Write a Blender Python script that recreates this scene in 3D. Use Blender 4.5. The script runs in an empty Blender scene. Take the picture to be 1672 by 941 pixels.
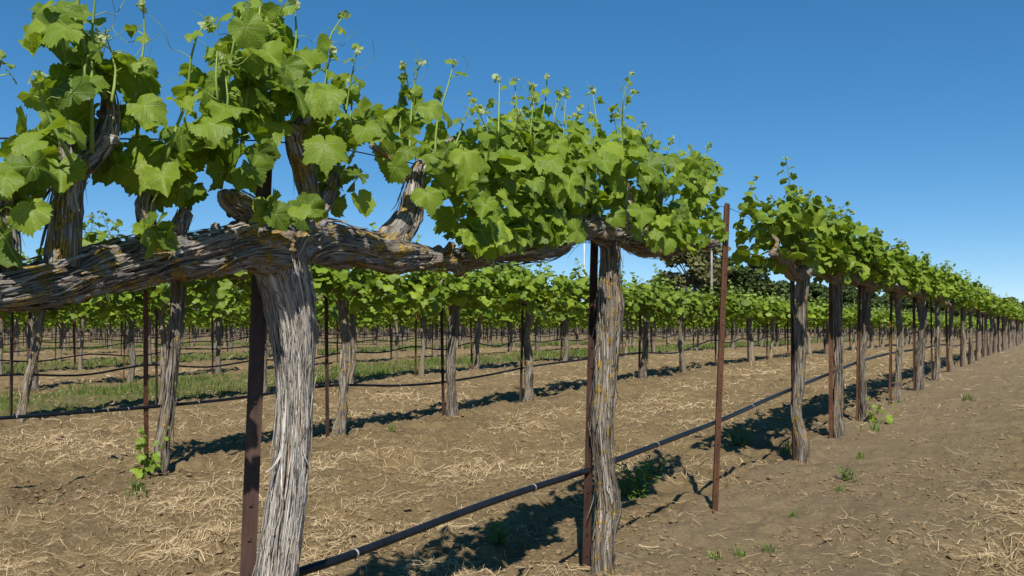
import bpy, math
import numpy as np
from mathutils import Vector, Matrix, Quaternion

rng = np.random.default_rng(11)
R_ = math.radians
# ----------------------------------------------------------------------------------------------
# measured frame: camera at the origin looking along +Y, rows run along ROW, NRM points across them
# ----------------------------------------------------------------------------------------------
F, CX, HY = 1500.0, 836.0, 540.0
EYE = 0.894
TH = math.atan(904.0 / F)
CO, SI = math.cos(TH), math.sin(TH)
U = 1.64
D1 = U * CO
ROWGAP = 3.58
ROW = np.array([SI, CO, 0.0])
NRM = np.array([-CO, SI, 0.0])
HEAD = math.atan2(ROW[1], ROW[0])          # heading of a row about Z


def W(px, py, D=D1):
    a = (px - CX) / F
    Y = D / (SI - CO * a)
    return np.array([a * Y, Y, EYE - (py - HY) / F * Y])


def s_at(px, D=D1):
    return float(W(px, HY, D) @ ROW)


def P(D, s, z=0.0):
    return NRM * D + ROW * s + np.array([0, 0, z])


# ----------------------------------------------------------------------------------------------
# vectorised noise
# ----------------------------------------------------------------------------------------------
def _hash(i, j, k, seed):
    h = (i.astype(np.int64) * 374761393 + j.astype(np.int64) * 668265263 + k.astype(np.int64) * 2147483647 + seed * 1274126177) & 0xFFFFFFFF
    h = ((h ^ (h >> 13)) * 1274126177) & 0xFFFFFFFF
    h = ((h ^ (h >> 16)) * 2246822519) & 0xFFFFFFFF
    h = h ^ (h >> 13)
    return (h & 0xFFFFFF) / float(0xFFFFFF) * 2 - 1


def noise(p, seed=0):
    p = np.asarray(p, float)
    b = np.floor(p)
    f = p - b
    f = f * f * f * (f * (f * 6 - 15) + 10)
    i, j, k = b[..., 0], b[..., 1], b[..., 2]
    x, y, z = f[..., 0], f[..., 1], f[..., 2]
    r = 0
    for di in (0, 1):
        for dj in (0, 1):
            for dk in (0, 1):
                w = (x if di else 1 - x) * (y if dj else 1 - y) * (z if dk else 1 - z)
                r = r + w * _hash(i + di, j + dj, k + dk, seed)
    return r


def noise2(x, y, seed=0):
    return noise(np.stack([x, y, np.zeros_like(x) + 0.37], -1), seed)


# ----------------------------------------------------------------------------------------------
# ground
# ----------------------------------------------------------------------------------------------
_S = np.array([-50, 2.6, 5.85, 8.2, 13.1, 21.3, 41.0, 100.0, 400.0])
_Z = np.array([0, 0.0, 0.074, 0.156, 0.262, 0.328, 0.369, 0.385, 0.39])


def sstep(a, b, x):
    t = np.clip((x - a) / (b - a), 0, 1)
    return t * t * (3 - 2 * t)


def rowcoord(x, y):
    return x * NRM[0] + y * NRM[1], x * ROW[0] + y * ROW[1]


def ground_z(x, y, fine=True):
    x = np.asarray(x, float)
    y = np.asarray(y, float)
    D, s = rowcoord(x, y)
    se = s - np.clip((D - D1) * 0.5, 0, 2.5)
    z = np.interp(se, _S, _Z)
    k = np.round((D - D1) / ROWGAP)
    k = np.maximum(k, 0)
    dd = D - (D1 + k * ROWGAP)
    z = z - 0.085 * (1 - sstep(2.2, 5.6, s)) * sstep(2.4, 4.6, D) * (1 - sstep(7, 12, D))
    z = z + 0.012 * np.exp(-(dd / 0.35) ** 2)           # soil drawn up a little under each row
    if fine:
        r = np.hypot(x, y)
        fade = 1 - sstep(25, 60, r)
        # bare beaten track on the near side of the front row, tilled soil elsewhere
        smooth = sstep(0.1, 0.5, D) * (1 - sstep(1.35, 1.7, D))
        amp = (1.25 - 0.55 * smooth) * fade
        n = 0.030 * noise2(x * 1.7, y * 1.7, 1) + 0.020 * noise2(x * 4.3, y * 4.3, 2)
        n2 = noise2(x * 10, y * 10, 3)
        n3 = noise2(x * 22, y * 22, 4)
        n4 = noise2(x * 47, y * 47, 5)
        clod = np.maximum(n2, -0.15) * 0.030 + np.maximum(n3, -0.2) * 0.024 + n4 * 0.009
        z = z + n * (0.5 + 0.5 * amp) + clod * amp
    return z


def gz(x, y):
    return float(ground_z(np.array([x]), np.array([y]))[0])


def ground_at(px, py):
    a = (px - CX) / F
    lo, hi = 2.0, 400.0
    for _ in range(50):
        Y = math.sqrt(lo * hi)
        zz = EYE - (py - HY) / F * Y
        if zz > float(ground_z(np.array([a * Y]), np.array([Y]), False)[0]):
            lo = Y
        else:
            hi = Y
    return a * Y, Y


# ----------------------------------------------------------------------------------------------
# mesh collection
# ----------------------------------------------------------------------------------------------
SC = bpy.context.scene
COL = SC.collection


class MB:
    def __init__(s):
        s.V, s.F3, s.F4, s.UV, s.CL, s.BK, s.n = [], [], [], [], [], [], 0

    def add(s, V, F3=None, F4=None, uv=None, col=None, bk=None):
        V = np.asarray(V, float).reshape(-1, 3)
        m = len(V)
        s.V.append(V)
        if F3 is not None and len(F3):
            s.F3.append(np.asarray(F3, np.int64).reshape(-1, 3) + s.n)
        if F4 is not None and len(F4):
            s.F4.append(np.asarray(F4, np.int64).reshape(-1, 4) + s.n)
        s.UV.append(np.zeros((m, 2)) if uv is None else np.asarray(uv, float).reshape(-1, 2))
        if col is None:
            col = (0.5, 0.0, 0.0, 1.0)
        col = np.asarray(col, float)
        s.CL.append(np.broadcast_to(col, (m, 4)) if col.ndim == 1 else col)
        s.BK.append(V if bk is None else np.asarray(bk, float).reshape(-1, 3))
        s.n += m
        return s

    def merge(s, o, M=None):
        V = np.concatenate(o.V)
        if M is not None:
            V = V @ M[:3, :3].T + M[:3, 3]
        s.add(V, np.concatenate(o.F3) if o.F3 else None, np.concatenate(o.F4) if o.F4 else None,
              np.concatenate(o.UV), np.concatenate(o.CL), np.concatenate(o.BK))

    def mesh(s, name, mat, origin=None, smooth=True):
        V = np.concatenate(s.V)
        if origin is not None:
            V = V - np.asarray(origin)
        f3 = np.concatenate(s.F3) if s.F3 else np.zeros((0, 3), np.int64)
        f4 = np.concatenate(s.F4) if s.F4 else np.zeros((0, 4), np.int64)
        li = np.concatenate([f3.ravel(), f4.ravel()]).astype(np.int32)
        st = np.concatenate([np.arange(len(f3)) * 3, len(f3) * 3 + np.arange(len(f4)) * 4]).astype(np.int32)
        me = bpy.data.meshes.new(name)
        me.vertices.add(len(V))
        me.vertices.foreach_set('co', V.astype(np.float32).ravel())
        me.loops.add(len(li))
        me.loops.foreach_set('vertex_index', li)
        me.polygons.add(len(st))
        me.polygons.foreach_set('loop_start', st)
        me.update(calc_edges=True)
        me.polygons.foreach_set('use_smooth', np.full(len(st), smooth, bool))
        uvl = me.uv_layers.new(name='UVMap')
        uvl.data.foreach_set('uv', np.concatenate(s.UV)[li].astype(np.float32).ravel())
        ca = me.color_attributes.new('tint', 'FLOAT_COLOR', 'POINT')
        ca.data.foreach_set('color', np.concatenate(s.CL).astype(np.float32).ravel())
        ba = me.attributes.new('bk', 'FLOAT_VECTOR', 'POINT')
        ba.data.foreach_set('vector', np.concatenate(s.BK).astype(np.float32).ravel())
        me.materials.append(mat)
        me.update()
        return me

    def build(s, name, mat, parent=None, origin=None, smooth=True):
        o = bpy.data.objects.new(name, s.mesh(name, mat, origin, smooth))
        COL.objects.link(o)
        if parent is not None:
            o.parent = parent
        elif origin is not None:
            o.location = origin
        return o


def inst(name, me, parent=None, loc=(0, 0, 0)):
    o = bpy.data.objects.new(name, me)
    COL.objects.link(o)
    if parent is not None:
        o.parent = parent
    o.location = loc
    return o


def tag(o, label=None, cat=None, group=None, kind=None):
    if label:
        o['label'] = label
    if cat:
        o['category'] = cat
    if group:
        o['group'] = group
    if kind:
        o['kind'] = kind
    return o


def empty(name, loc, label, cat, group=None):
    o = bpy.data.objects.new(name, None)
    o.empty_display_size = 0.1
    COL.objects.link(o)
    o.location = [float(c) for c in loc]
    return tag(o, label, cat, group)


# ----------------------------------------------------------------------------------------------
# materials
# ----------------------------------------------------------------------------------------------
class NT:
    def __init__(s, name):
        s.m = bpy.data.materials.new(name)
        s.m.use_nodes = True
        s.t = s.m.node_tree
        s.t.nodes.clear()

    def n(s, typ, **kw):
        nd = s.t.nodes.new(typ)
        for k, v in kw.items():
            if k in ('inputs',):
                for a, b in v.items():
                    s.set(nd, a, b)
            else:
                setattr(nd, k, v)
        return nd

    def set(s, nd, key, val):
        sock = nd.inputs[key]
        if isinstance(val, bpy.types.NodeSocket):
            s.t.links.new(val, sock)
        else:
            sock.default_value = val

    def math(s, op, a, b=None, c=None, clamp=False):
        nd = s.n('ShaderNodeMath', operation=op, use_clamp=clamp)
        s.set(nd, 0, a)
        if b is not None:
            s.set(nd, 1, b)
        if c is not None:
            s.set(nd, 2, c)
        return nd.outputs[0]

    def mix(s, f, a, b, blend='MIX'):
        nd = s.n('ShaderNodeMix', data_type='RGBA', blend_type=blend)
        s.set(nd, 0, f)
        s.set(nd, 6, a if isinstance(a, bpy.types.NodeSocket) else (*a, 1))
        s.set(nd, 7, b if isinstance(b, bpy.types.NodeSocket) else (*b, 1))
        return nd.outputs[2]

    def noise(s, vec, scale, detail=4, rough=0.55, dist=0.0):
        nd = s.n('ShaderNodeTexNoise')
        s.set(nd, 'Vector', vec)
        s.set(nd, 'Scale', scale)
        s.set(nd, 'Detail', detail)
        s.set(nd, 'Roughness', rough)
        s.set(nd, 'Distortion', dist)
        return nd.outputs['Fac']

    def ramp(s, fac, stops, interp='LINEAR'):
        nd = s.n('ShaderNodeValToRGB')
        cr = nd.color_ramp
        cr.interpolation = interp
        while len(cr.elements) > 1:
            cr.elements.remove(cr.elements[-1])
        for i, (p, c) in enumerate(stops):
            e = cr.elements[0] if i == 0 else cr.elements.new(p)
            e.position = p
            e.color = (*c, 1) if len(c) == 3 else c
        s.set(nd, 0, fac)
        return nd.outputs[0]

    def mrange(s, v, a, b, c=0.0, d=1.0, smooth=False):
        nd = s.n('ShaderNodeMapRange', interpolation_type='SMOOTHSTEP' if smooth else 'LINEAR')
        for k, x in zip(range(5), (v, a, b, c, d)):
            s.set(nd, k, x)
        return nd.outputs[0]

    def vmul(s, vec, xyz):
        nd = s.n('ShaderNodeVectorMath', operation='MULTIPLY')
        s.set(nd, 0, vec)
        nd.inputs[1].default_value = xyz
        return nd.outputs[0]

    def attr(s, name):
        return s.n('ShaderNodeAttribute', attribute_name=name)

    def sep(s, v):
        nd = s.n('ShaderNodeSeparateXYZ')
        s.set(nd, 0, v)
        return nd.outputs

    def bump(s, h, strength, dist, normal=None):
        nd = s.n('ShaderNodeBump')
        s.set(nd, 'Height', h)
        s.set(nd, 'Strength', strength)
        s.set(nd, 'Distance', dist)
        if normal is not None:
            s.set(nd, 'Normal', normal)
        return nd.outputs[0]

    def out(s, shader):
        o = s.n('ShaderNodeOutputMaterial')
        s.t.links.new(shader, o.inputs[0])
        return s.m

    def bsdf(s, base, rough, spec=0.3, normal=None, metal=0.0):
        b = s.n('ShaderNodeBsdfPrincipled')
        s.set(b, 'Base Color', base if isinstance(base, bpy.types.NodeSocket) else (*base, 1))
        s.set(b, 'Roughness', rough)
        s.set(b, 'Specular IOR Level', spec)
        s.set(b, 'Metallic', metal)
        if normal is not None:
            s.set(b, 'Normal', normal)
        return b.outputs[0]


def mat_leaf(name, veins):
    t = NT(name)
    at = t.attr('tint')
    c = t.sep(at.outputs['Vector'])
    rnd, age = c[0], c[1]
    oi = t.n('ShaderNodeObjectInfo')
    uv = t.n('ShaderNodeUVMap', uv_map='UVMap').outputs[0]
    base = t.ramp(rnd, [(0.0, (0.085, 0.145, 0.010)), (0.5, (0.172, 0.258, 0.017)), (1.0, (0.290, 0.375, 0.034))])
    base = t.mix(age, base, (0.25, 0.36, 0.055))
    base = t.mix(c[2], base, (0.62, 0.66, 0.42))
    v = t.math('MULTIPLY_ADD', oi.outputs['Random'], 0.3, 0.85 if veins else 0.70)  # generic row leaves darkened in colour, standing in for shade on the back rows
    base = t.mix(1.0, base, t.n('ShaderNodeCombineColor', inputs={0: v, 1: v, 2: v}).outputs[0], 'MULTIPLY')
    geo = t.n('ShaderNodeNewGeometry')
    blot = t.noise(geo.outputs['Position'], 60.0, 3)
    base = t.mix(t.mrange(blot, 0.35, 0.75, 0.0, 0.35), base, (0.11, 0.19, 0.03))
    normal = None
    if veins:
        s3 = t.sep(uv)
        x, y = s3[0], s3[1]
        ax = t.math('ABSOLUTE', x)
        m = None
        for ang, wd in ((0, 0.020), (50, 0.016), (108, 0.013)):
            sx, cy = math.sin(R_(ang)), math.cos(R_(ang))
            along = t.math('ADD', t.math('MULTIPLY', ax, sx), t.math('MULTIPLY', y, cy))
            perp = t.math('ABSOLUTE', t.math('SUBTRACT', t.math('MULTIPLY', ax, cy), t.math('MULTIPLY', y, sx)))
            w = t.math('MULTIPLY_ADD', along, -0.7 * wd, wd)
            k = t.mrange(t.math('DIVIDE', perp, t.math('MAXIMUM', w, 0.004)), 0.5, 1.6, 1.0, 0.0, True)
            k = t.math('MULTIPLY', k, t.math('GREATER_THAN', along, 0.0))
            m = k if m is None else t.math('MAXIMUM', m, k)
        # secondary veins leave the midrib as chevrons
        ch = t.math('PINGPONG', t.math('MULTIPLY', t.math('SUBTRACT', y, t.math('MULTIPLY', ax, 0.65)), 3.4), 0.5)
        sec = t.mrange(ch, 0.0, 0.06, 1.0, 0.0)
        vein = t.math('MAXIMUM', m, t.math('MULTIPLY', sec, 0.4))
        base = t.mix(t.math('MULTIPLY', vein, 0.7), base, (0.34, 0.43, 0.15))
        h = t.math('ADD', t.math('MULTIPLY', vein, -0.6), t.math('MULTIPLY', t.noise(geo.outputs['Position'], 220.0, 2), 0.5))
        normal = t.bump(h, 0.55, 0.004)
    else:
        normal = t.bump(t.noise(geo.outputs['Position'], 90.0, 2), 0.5, 0.006)
    b = t.bsdf(base, 0.48, 0.28, normal)
    tr = t.n('ShaderNodeBsdfTranslucent')
    t.set(tr, 'Color', t.mix(1.0, base, (1.9, 1.75, 0.7), 'MULTIPLY'))
    if normal is not None:
        t.set(tr, 'Normal', normal)
    mx = t.n('ShaderNodeMixShader')
    t.set(mx, 0, 0.40 if veins else 0.27)
    t.set(mx, 1, b)
    t.set(mx, 2, tr.outputs[0])
    return t.out(mx.outputs[0])


def mat_bark(name, dark, mid, light, lichen=0.5, bump=1.0, fib=70.0):
    t = NT(name)
    bk = t.attr('bk').outputs['Vector']
    tint = t.sep(t.attr('tint').outputs['Vector'])
    st = t.vmul(bk, (fib, fib, fib * 0.055))
    n1 = t.noise(st, 1.0, 5, 0.62, 0.6)
    n2 = t.noise(t.vmul(bk, (fib * 3.1, fib * 3.1, fib * 0.16)), 1.0, 3, 0.6, 0.3)
    n3 = t.noise(bk, 9.0, 3)
    v = t.math('ADD', t.math('MULTIPLY', n1, 0.7), t.math('MULTIPLY', n2, 0.3))
    v = t.math('ADD', v, t.math('MULTIPLY', t.math('SUBTRACT', tint[0], 0.5), 0.35))
    base = t.ramp(v, [(0.28, dark), (0.48, mid), (0.66, light)])
    base = t.mix(t.mrange(n3, 0.4, 0.7, 0, 0.4), base, mid)
    tan = tuple(a * b for a, b in zip(mid, (1.25, 0.98, 0.72)))
    base = t.mix(t.mrange(t.noise(t.vmul(bk, (30, 30, 5)), 1.0, 3), 0.52, 0.68, 0, 0.6), base, tan)
    crack = t.noise(t.vmul(bk, (fib * 1.5, fib * 1.5, fib * 0.09)), 1.0, 2, 0.5, 1.0)
    ck = t.mrange(t.math('ABSOLUTE', t.math('SUBTRACT', crack, 0.5)), 0.0, 0.035, 1.0, 0.0)
    base = t.mix(t.math('MULTIPLY', ck, 0.7), base, dark)
    oi = t.n('ShaderNodeObjectInfo')
    # crusts of ochre lichen in patches
    ob = t.n('ShaderNodeTexCoord').outputs['Object']
    l1 = t.noise(ob, 24.0, 4, 0.65)
    l2 = t.noise(ob, 95.0, 3, 0.6)
    l = t.math('ADD', t.math('MULTIPLY', l1, 0.75), t.math('MULTIPLY', l2, 0.25))
    th = 0.66 - 0.16 * lichen
    lm = t.mrange(l, th, th + 0.035, 0, 1)
    lcol = t.ramp(l2, [(0.3, (0.23, 0.15, 0.03)), (0.6, (0.40, 0.25, 0.045)), (0.8, (0.46, 0.36, 0.14))])
    base = t.mix(t.math('MULTIPLY', lm, 0.85), base, lcol)
    h = t.math('ADD', t.math('MULTIPLY_ADD', ck, -0.45, v), t.math('MULTIPLY', lm, 0.2))
    nrm = t.bump(h, min(1.0, bump), 0.012)
    return t.out(t.bsdf(base, 0.88, 0.12, nrm))


def mat_simple(name, c1, c2, scale, rough, spec=0.3, metal=0.0, bumpd=0.002, stretch=(1, 1, 1), detail=5):
    t = NT(name)
    tc = t.n('ShaderNodeTexCoord').outputs['Object']
    n = t.noise(t.vmul(tc, stretch), scale, detail, 0.6)
    base = t.ramp(n, [(0.32, c1), (0.68, c2)])
    return t.out(t.bsdf(base, rough, spec, t.bump(n, 0.5, bumpd), metal))


def mat_tinted(name, c1, c2, rough=0.8, trans=0.0):
    t = NT(name)
    k = t.sep(t.attr('tint').outputs['Vector'])[0]
    base = t.mix(k, c1, c2)
    b = t.bsdf(base, rough, 0.15)
    if trans:
        tr = t.n('ShaderNodeBsdfTranslucent')
        t.set(tr, 'Color', base)
        mx = t.n('ShaderNodeMixShader')
        t.set(mx, 0, trans)
        t.set(mx, 1, b)
        t.set(mx, 2, tr.outputs[0])
        b = mx.outputs[0]
    return t.out(b)


def mat_ground():
    t = NT('tilled_soil')
    pos = t.n('ShaderNodeNewGeometry').outputs['Position']
    z = t.sep(t.attr('tint').outputs['Vector'])      # straw, green, bare
    big = t.noise(pos, 0.9, 5, 0.6)
    med = t.noise(pos, 7.0, 6, 0.65)
    fin = t.noise(pos, 46.0, 5, 0.7)
    grit = t.noise(pos, 210.0, 3, 0.7)
    soil = t.ramp(t.math('ADD', t.math('MULTIPLY', med, 0.6), t.math('MULTIPLY', fin, 0.4)),
                  [(0.28, (0.085, 0.058, 0.028)), (0.5, (0.212, 0.153, 0.078)), (0.72, (0.345, 0.259, 0.138))])
    soil = t.mix(t.mrange(big, 0.4, 0.65, 0, 0.4), soil, (0.220, 0.155, 0.080))
    soil = t.mix(t.mrange(t.noise(pos, 2.6, 6, 0.7), 0.52, 0.66, 0, 0.45), soil, (0.105, 0.076, 0.046))
    # chopped straw trodden into the soil: two crossed sets of thin streaks
    ro = t.n('ShaderNodeVectorRotate', rotation_type='Z_AXIS')
    t.set(ro, 'Vector', pos)
    ro.inputs['Angle'].default_value = 1.1
    s1 = t.noise(t.vmul(pos, (9, 60, 9)), 1.0, 4, 0.6, 1.6)
    s2 = t.noise(t.vmul(ro.outputs[0], (11, 70, 9)), 1.0, 4, 0.6, 1.6)
    sm = t.math('MAXIMUM', t.mrange(s1, 0.56, 0.64), t.mrange(s2, 0.57, 0.65))
    patch = t.noise(pos, 2.2, 5, 0.65)
    sf = t.math('MULTIPLY', sm, t.mrange(t.math('ADD', t.math('MULTIPLY', z[0], 0.55), t.math('MULTIPLY', patch, 0.8)), 0.45, 0.85, 0.0, 0.9), clamp=True)
    base = t.mix(sf, soil, (0.43, 0.315, 0.160))
    hazy = t.math('MULTIPLY', z[0], t.mrange(patch, 0.35, 0.7, 0.05, 0.55))
    base = t.mix(hazy, base, (0.345, 0.245, 0.115))
    damp = t.math('MULTIPLY', t.mrange(t.noise(pos, 1.6, 5, 0.7), 0.48, 0.62), t.math('SUBTRACT', 1.0, z[0], clamp=True))
    base = t.mix(t.math('MULTIPLY', damp, 0.38), base, (0.085, 0.060, 0.034))
    gn = t.mrange(t.noise(pos, 5.0, 5, 0.7), 0.36, 0.6)
    base = t.mix(t.math('MULTIPLY', z[1], t.math('MULTIPLY', gn, 0.8)), base, (0.085, 0.125, 0.028))
    base = t.mix(t.math('MULTIPLY', z[2], 0.55), base, t.mix(fin, (0.165, 0.124, 0.072), (0.330, 0.256, 0.157)))
    h = t.math('ADD', t.math('MULTIPLY', fin, 0.7), t.math('ADD', t.math('MULTIPLY', grit, 0.3), t.math('MULTIPLY', sf, 0.25)))
    nrm = t.bump(h, 1.0, 0.028)
    return t.out(t.bsdf(base, 0.95, 0.08, nrm))


M_LEAFN = mat_leaf('vine_leaf_close', True)
M_LEAF = mat_leaf('vine_leaf', False)
M_PALE = mat_bark('pale_stringy_bark', (0.12, 0.098, 0.076), (0.42, 0.38, 0.33), (0.64, 0.605, 0.55), 0.0, 1.0, 105)
M_ARM = mat_bark('dark_lichened_bark', (0.060, 0.052, 0.044), (0.235, 0.212, 0.184), (0.45, 0.425, 0.39), 0.86, 1.0, 75)
M_TRUNK = mat_bark('row_trunk_bark', (0.050, 0.040, 0.031), (0.175, 0.148, 0.118), (0.33, 0.295, 0.25), 0.45, 1.0, 60)
M_TRUNKL = mat_bark('lichened_trunk_bark', (0.060, 0.048, 0.036), (0.205, 0.176, 0.138), (0.39, 0.355, 0.305), 0.70, 1.0, 60)
M_RUST = mat_simple('rusty_steel', (0.035, 0.018, 0.014), (0.105, 0.058, 0.043), 30, 0.55, 0.4, 0.25, 0.001, (1, 1, 0.25))
M_RUSTO = mat_simple('orange_rust_steel', (0.055, 0.024, 0.013), (0.150, 0.068, 0.033), 30, 0.65, 0.3, 0.15, 0.001, (1, 1, 0.25))
M_HOSE = mat_simple('black_polythene', (0.006, 0.008, 0.011), (0.012, 0.015, 0.021), 26, 0.34, 0.2, 0.0, 0.0006)
M_WIRE = mat_simple('galvanised_wire', (0.07, 0.07, 0.07), (0.14, 0.135, 0.13), 50, 0.45, 0.5, 0.7, 0.0002)
M_CLIP = mat_simple('pale_plastic', (0.20, 0.20, 0.19), (0.36, 0.36, 0.35), 40, 0.5)
M_GREEN = mat_tinted('green_shoot', (0.13, 0.22, 0.035), (0.27, 0.34, 0.09), 0.5)
M_CANE = mat_simple('brown_cane', (0.13, 0.075, 0.042), (0.26, 0.165, 0.10), 40, 0.8)
M_STRAW = mat_tinted('dry_straw', (0.33, 0.225, 0.105), (0.70, 0.56, 0.34), 0.75)
M_GRASS = mat_tinted('grass_blades', (0.060, 0.115, 0.018), (0.165, 0.215, 0.045), 0.6, 0.25)
M_WEED = mat_tinted('weed_leaves', (0.075, 0.145, 0.022), (0.16, 0.24, 0.05), 0.55, 0.25)
M_CLOD = mat_simple('soil_clod', (0.115, 0.080, 0.042), (0.275, 0.198, 0.110), 60, 0.95, 0.08, 0.0, 0.004)
M_TREE = mat_tinted('tree_foliage', (0.045, 0.075, 0.022), (0.095, 0.130, 0.042), 0.7, 0.2)
M_TREEB = mat_tinted('olive_tree_foliage', (0.110, 0.118, 0.042), (0.200, 0.200, 0.085), 0.7, 0.2)
M_WOOD = mat_simple('tree_bark', (0.06, 0.048, 0.036), (0.16, 0.13, 0.10), 12, 0.9)
M_POLE = mat_simple('weathered_pole', (0.20, 0.185, 0.165), (0.34, 0.32, 0.29), 8, 0.85, 0.2, 0.0, 0.002, (1, 1, 0.1))
M_WHITE = mat_simple('white_plastic', (0.68, 0.68, 0.66), (0.80, 0.80, 0.78), 20, 0.5)
M_GROUND = mat_ground()


# ----------------------------------------------------------------------------------------------
# shape helpers
# ----------------------------------------------------------------------------------------------
def resample(pts, rad, dl):
    pts = np.asarray(pts, float)
    rad = np.asarray(rad, float)
    n = len(pts)
    A = np.concatenate([pts, rad[:, None]], 1)
    ext = np.vstack([2 * A[0] - A[1], A, 2 * A[-1] - A[-2]])
    out = []
    for i in range(n - 1):
        p0, p1, p2, p3 = ext[i:i + 4]
        L = np.linalg.norm(p2[:3] - p1[:3])
        k = max(1, int(round(L / dl)))
        t = (np.arange(k) / k)[:, None]
        out.append(0.5 * (2 * p1 + (p2 - p0) * t + (2 * p0 - 5 * p1 + 4 * p2 - p3) * t ** 2 + (3 * p1 - p0 - 3 * p2 + p3) * t ** 3))
    out.append(A[-1:])
    B = np.concatenate(out)
    return B[:, :3], np.maximum(B[:, 3], 0.0004)


def frames(C):
    T = np.gradient(C, axis=0)
    T /= np.linalg.norm(T, axis=1)[:, None] + 1e-12
    a = np.array([0, 0, 1.0]) if abs(T[0][2]) < 0.8 else np.array([1.0, 0, 0])
    n = a - T[0] * (a @ T[0])
    N = np.zeros_like(C)
    for i in range(len(C)):
        n = n - T[i] * (n @ T[i])
        n /= np.linalg.norm(n) + 1e-12
        N[i] = n
    return T, N, np.cross(T, N)


def tube(mb, pts, rad, nseg=12, dl=0.03, amp=0.0, lump=0.0, seed=0, strand=3.0, vk=5.0, twist=0.0, col=(0.5, 0, 0, 1), cap=True, flat=1.0):
    C, Rr = resample(pts, rad, dl)
    T, N, B = frames(C)
    n = len(C)
    v = np.concatenate([[0], np.cumsum(np.linalg.norm(np.diff(C, axis=0), axis=1))])
    a = np.arange(nseg) * 2 * math.pi / nseg
    aa = a[None, :] + twist * v[:, None]
    vv = np.broadcast_to(v[:, None], aa.shape)
    Rg = np.broadcast_to(Rr[:, None], aa.shape).copy()
    if amp:
        q = np.stack([np.cos(aa) * strand, np.sin(aa) * strand, vv * vk], -1)
        r1 = 1 - 2 * np.abs(noise(q, seed))
        q2 = np.stack([np.cos(aa) * strand * 2.3, np.sin(aa) * strand * 2.3, vv * vk * 1.7], -1)
        r2 = 1 - 2 * np.abs(noise(q2, seed + 7))
        Rg *= 1 + amp * (0.65 * r1 + 0.4 * r2 - 0.62)
    if lump:
        q = np.stack([np.cos(a)[None] + 0 * aa, np.sin(a)[None] + 0 * aa, vv * 9], -1)
        Rg *= 1 + lump * noise(q * 1.1, seed + 19)
    dirs = np.cos(a)[None, :, None] * N[:, None, :] + np.sin(a)[None, :, None] * flat * B[:, None, :]
    V = C[:, None, :] + dirs * Rg[..., None]
    Rm = Rr.mean()
    bk = np.stack([np.cos(aa) * Rm, np.sin(aa) * Rm, vv], -1) + np.array([seed * 0.37, seed * 0.11, seed * 0.73])
    idx = np.arange(n * nseg).reshape(n, nseg)
    q = np.stack([idx[:-1], np.roll(idx, -1, 1)[:-1], np.roll(idx, -1, 1)[1:], idx[1:]], -1).reshape(-1, 4)
    V = V.reshape(-1, 3)
    bk = bk.reshape(-1, 3)
    f3 = []
    if cap:
        V = np.vstack([V, C[0], C[-1] + T[-1] * Rr[-1] * 0.35])
        bk = np.vstack([bk, bk[0], bk[-1]])
        e0, e1 = n * nseg, n * nseg + 1
        i0, i1 = idx[0], idx[-1]
        f3 = [(e0, i0[(j + 1) % nseg], i0[j]) for j in range(nseg)] + [(e1, i1[j], i1[(j + 1) % nseg]) for j in range(nseg)]
    mb.add(V, f3, q, None, col, bk)
    return C, Rr, T, N, B, v, twist


def strips(mb, tb, n, L=(0.06, 0.22), w=(0.002, 0.005), curl=0.01, rnd=None, seed=0, vmin=0.0, vmax=1.0):
    """torn fibres of bark lying on a limb, their ends lifting off"""
    rnd = rnd or rng
    C, Rr, T, N, B, v, tw = tb
    tot = v[-1]
    for _ in range(n):
        ln = rnd.uniform(*L)
        v0 = rnd.uniform(vmin * tot, max(vmin * tot + 0.001, vmax * tot - ln))
        a0 = rnd.uniform(0, 2 * math.pi)
        dr = rnd.normal(0, 0.5)
        K = 7
        t = np.linspace(0, 1, K)
        vs = v0 + t * ln
        wob = rnd.normal(0, 0.06) * np.sin(t * rnd.uniform(3, 8))
        ang = a0 - tw * (vs - v0) * 0.9 + dr * (t - 0.5) * ln * 2.0 + wob
        g = lambda A: np.stack([np.interp(vs, v, A[:, i]) for i in range(3)], -1)
        c, nn, bb = g(C), g(N), g(B)
        rr = np.interp(vs, v, Rr)
        d = np.cos(ang)[:, None] * nn + np.sin(ang)[:, None] * bb
        tg = -np.sin(ang)[:, None] * nn + np.cos(ang)[:, None] * bb
        lift = 0.0015 + curl * rnd.uniform(0, 1) ** 3 * (np.abs(t - rnd.uniform(0.2, 0.8)) ** 2) * 4
        p = c + d * (rr * rnd.uniform(1.0, 1.06) + lift)[:, None]
        ww = rnd.uniform(*w) * np.sin(np.clip(t * 0.9 + 0.06, 0, 1) * math.pi) ** 0.6
        tilt = rnd.normal(0, 0.35)
        side = tg * math.cos(tilt) + d * math.sin(tilt)
        V = np.concatenate([p - side * ww[:, None], p + d * (0.25 * ww)[:, None], p + side * ww[:, None]])
        i = np.arange(K - 1)
        f = np.concatenate([np.stack([i, i + 1, K + i + 1, K + i], -1), np.stack([K + i, K + i + 1, 2 * K + i + 1, 2 * K + i], -1)])
        off = rnd.uniform(0, 5, 3)
        bk = np.stack([np.concatenate([-ww, 0 * ww, ww]), np.zeros(3 * K), np.tile(vs, 3)], -1) + off
        mb.add(V, None, f, None, (rnd.uniform(0.15, 1.0), 0, 0, 1), bk)


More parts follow.
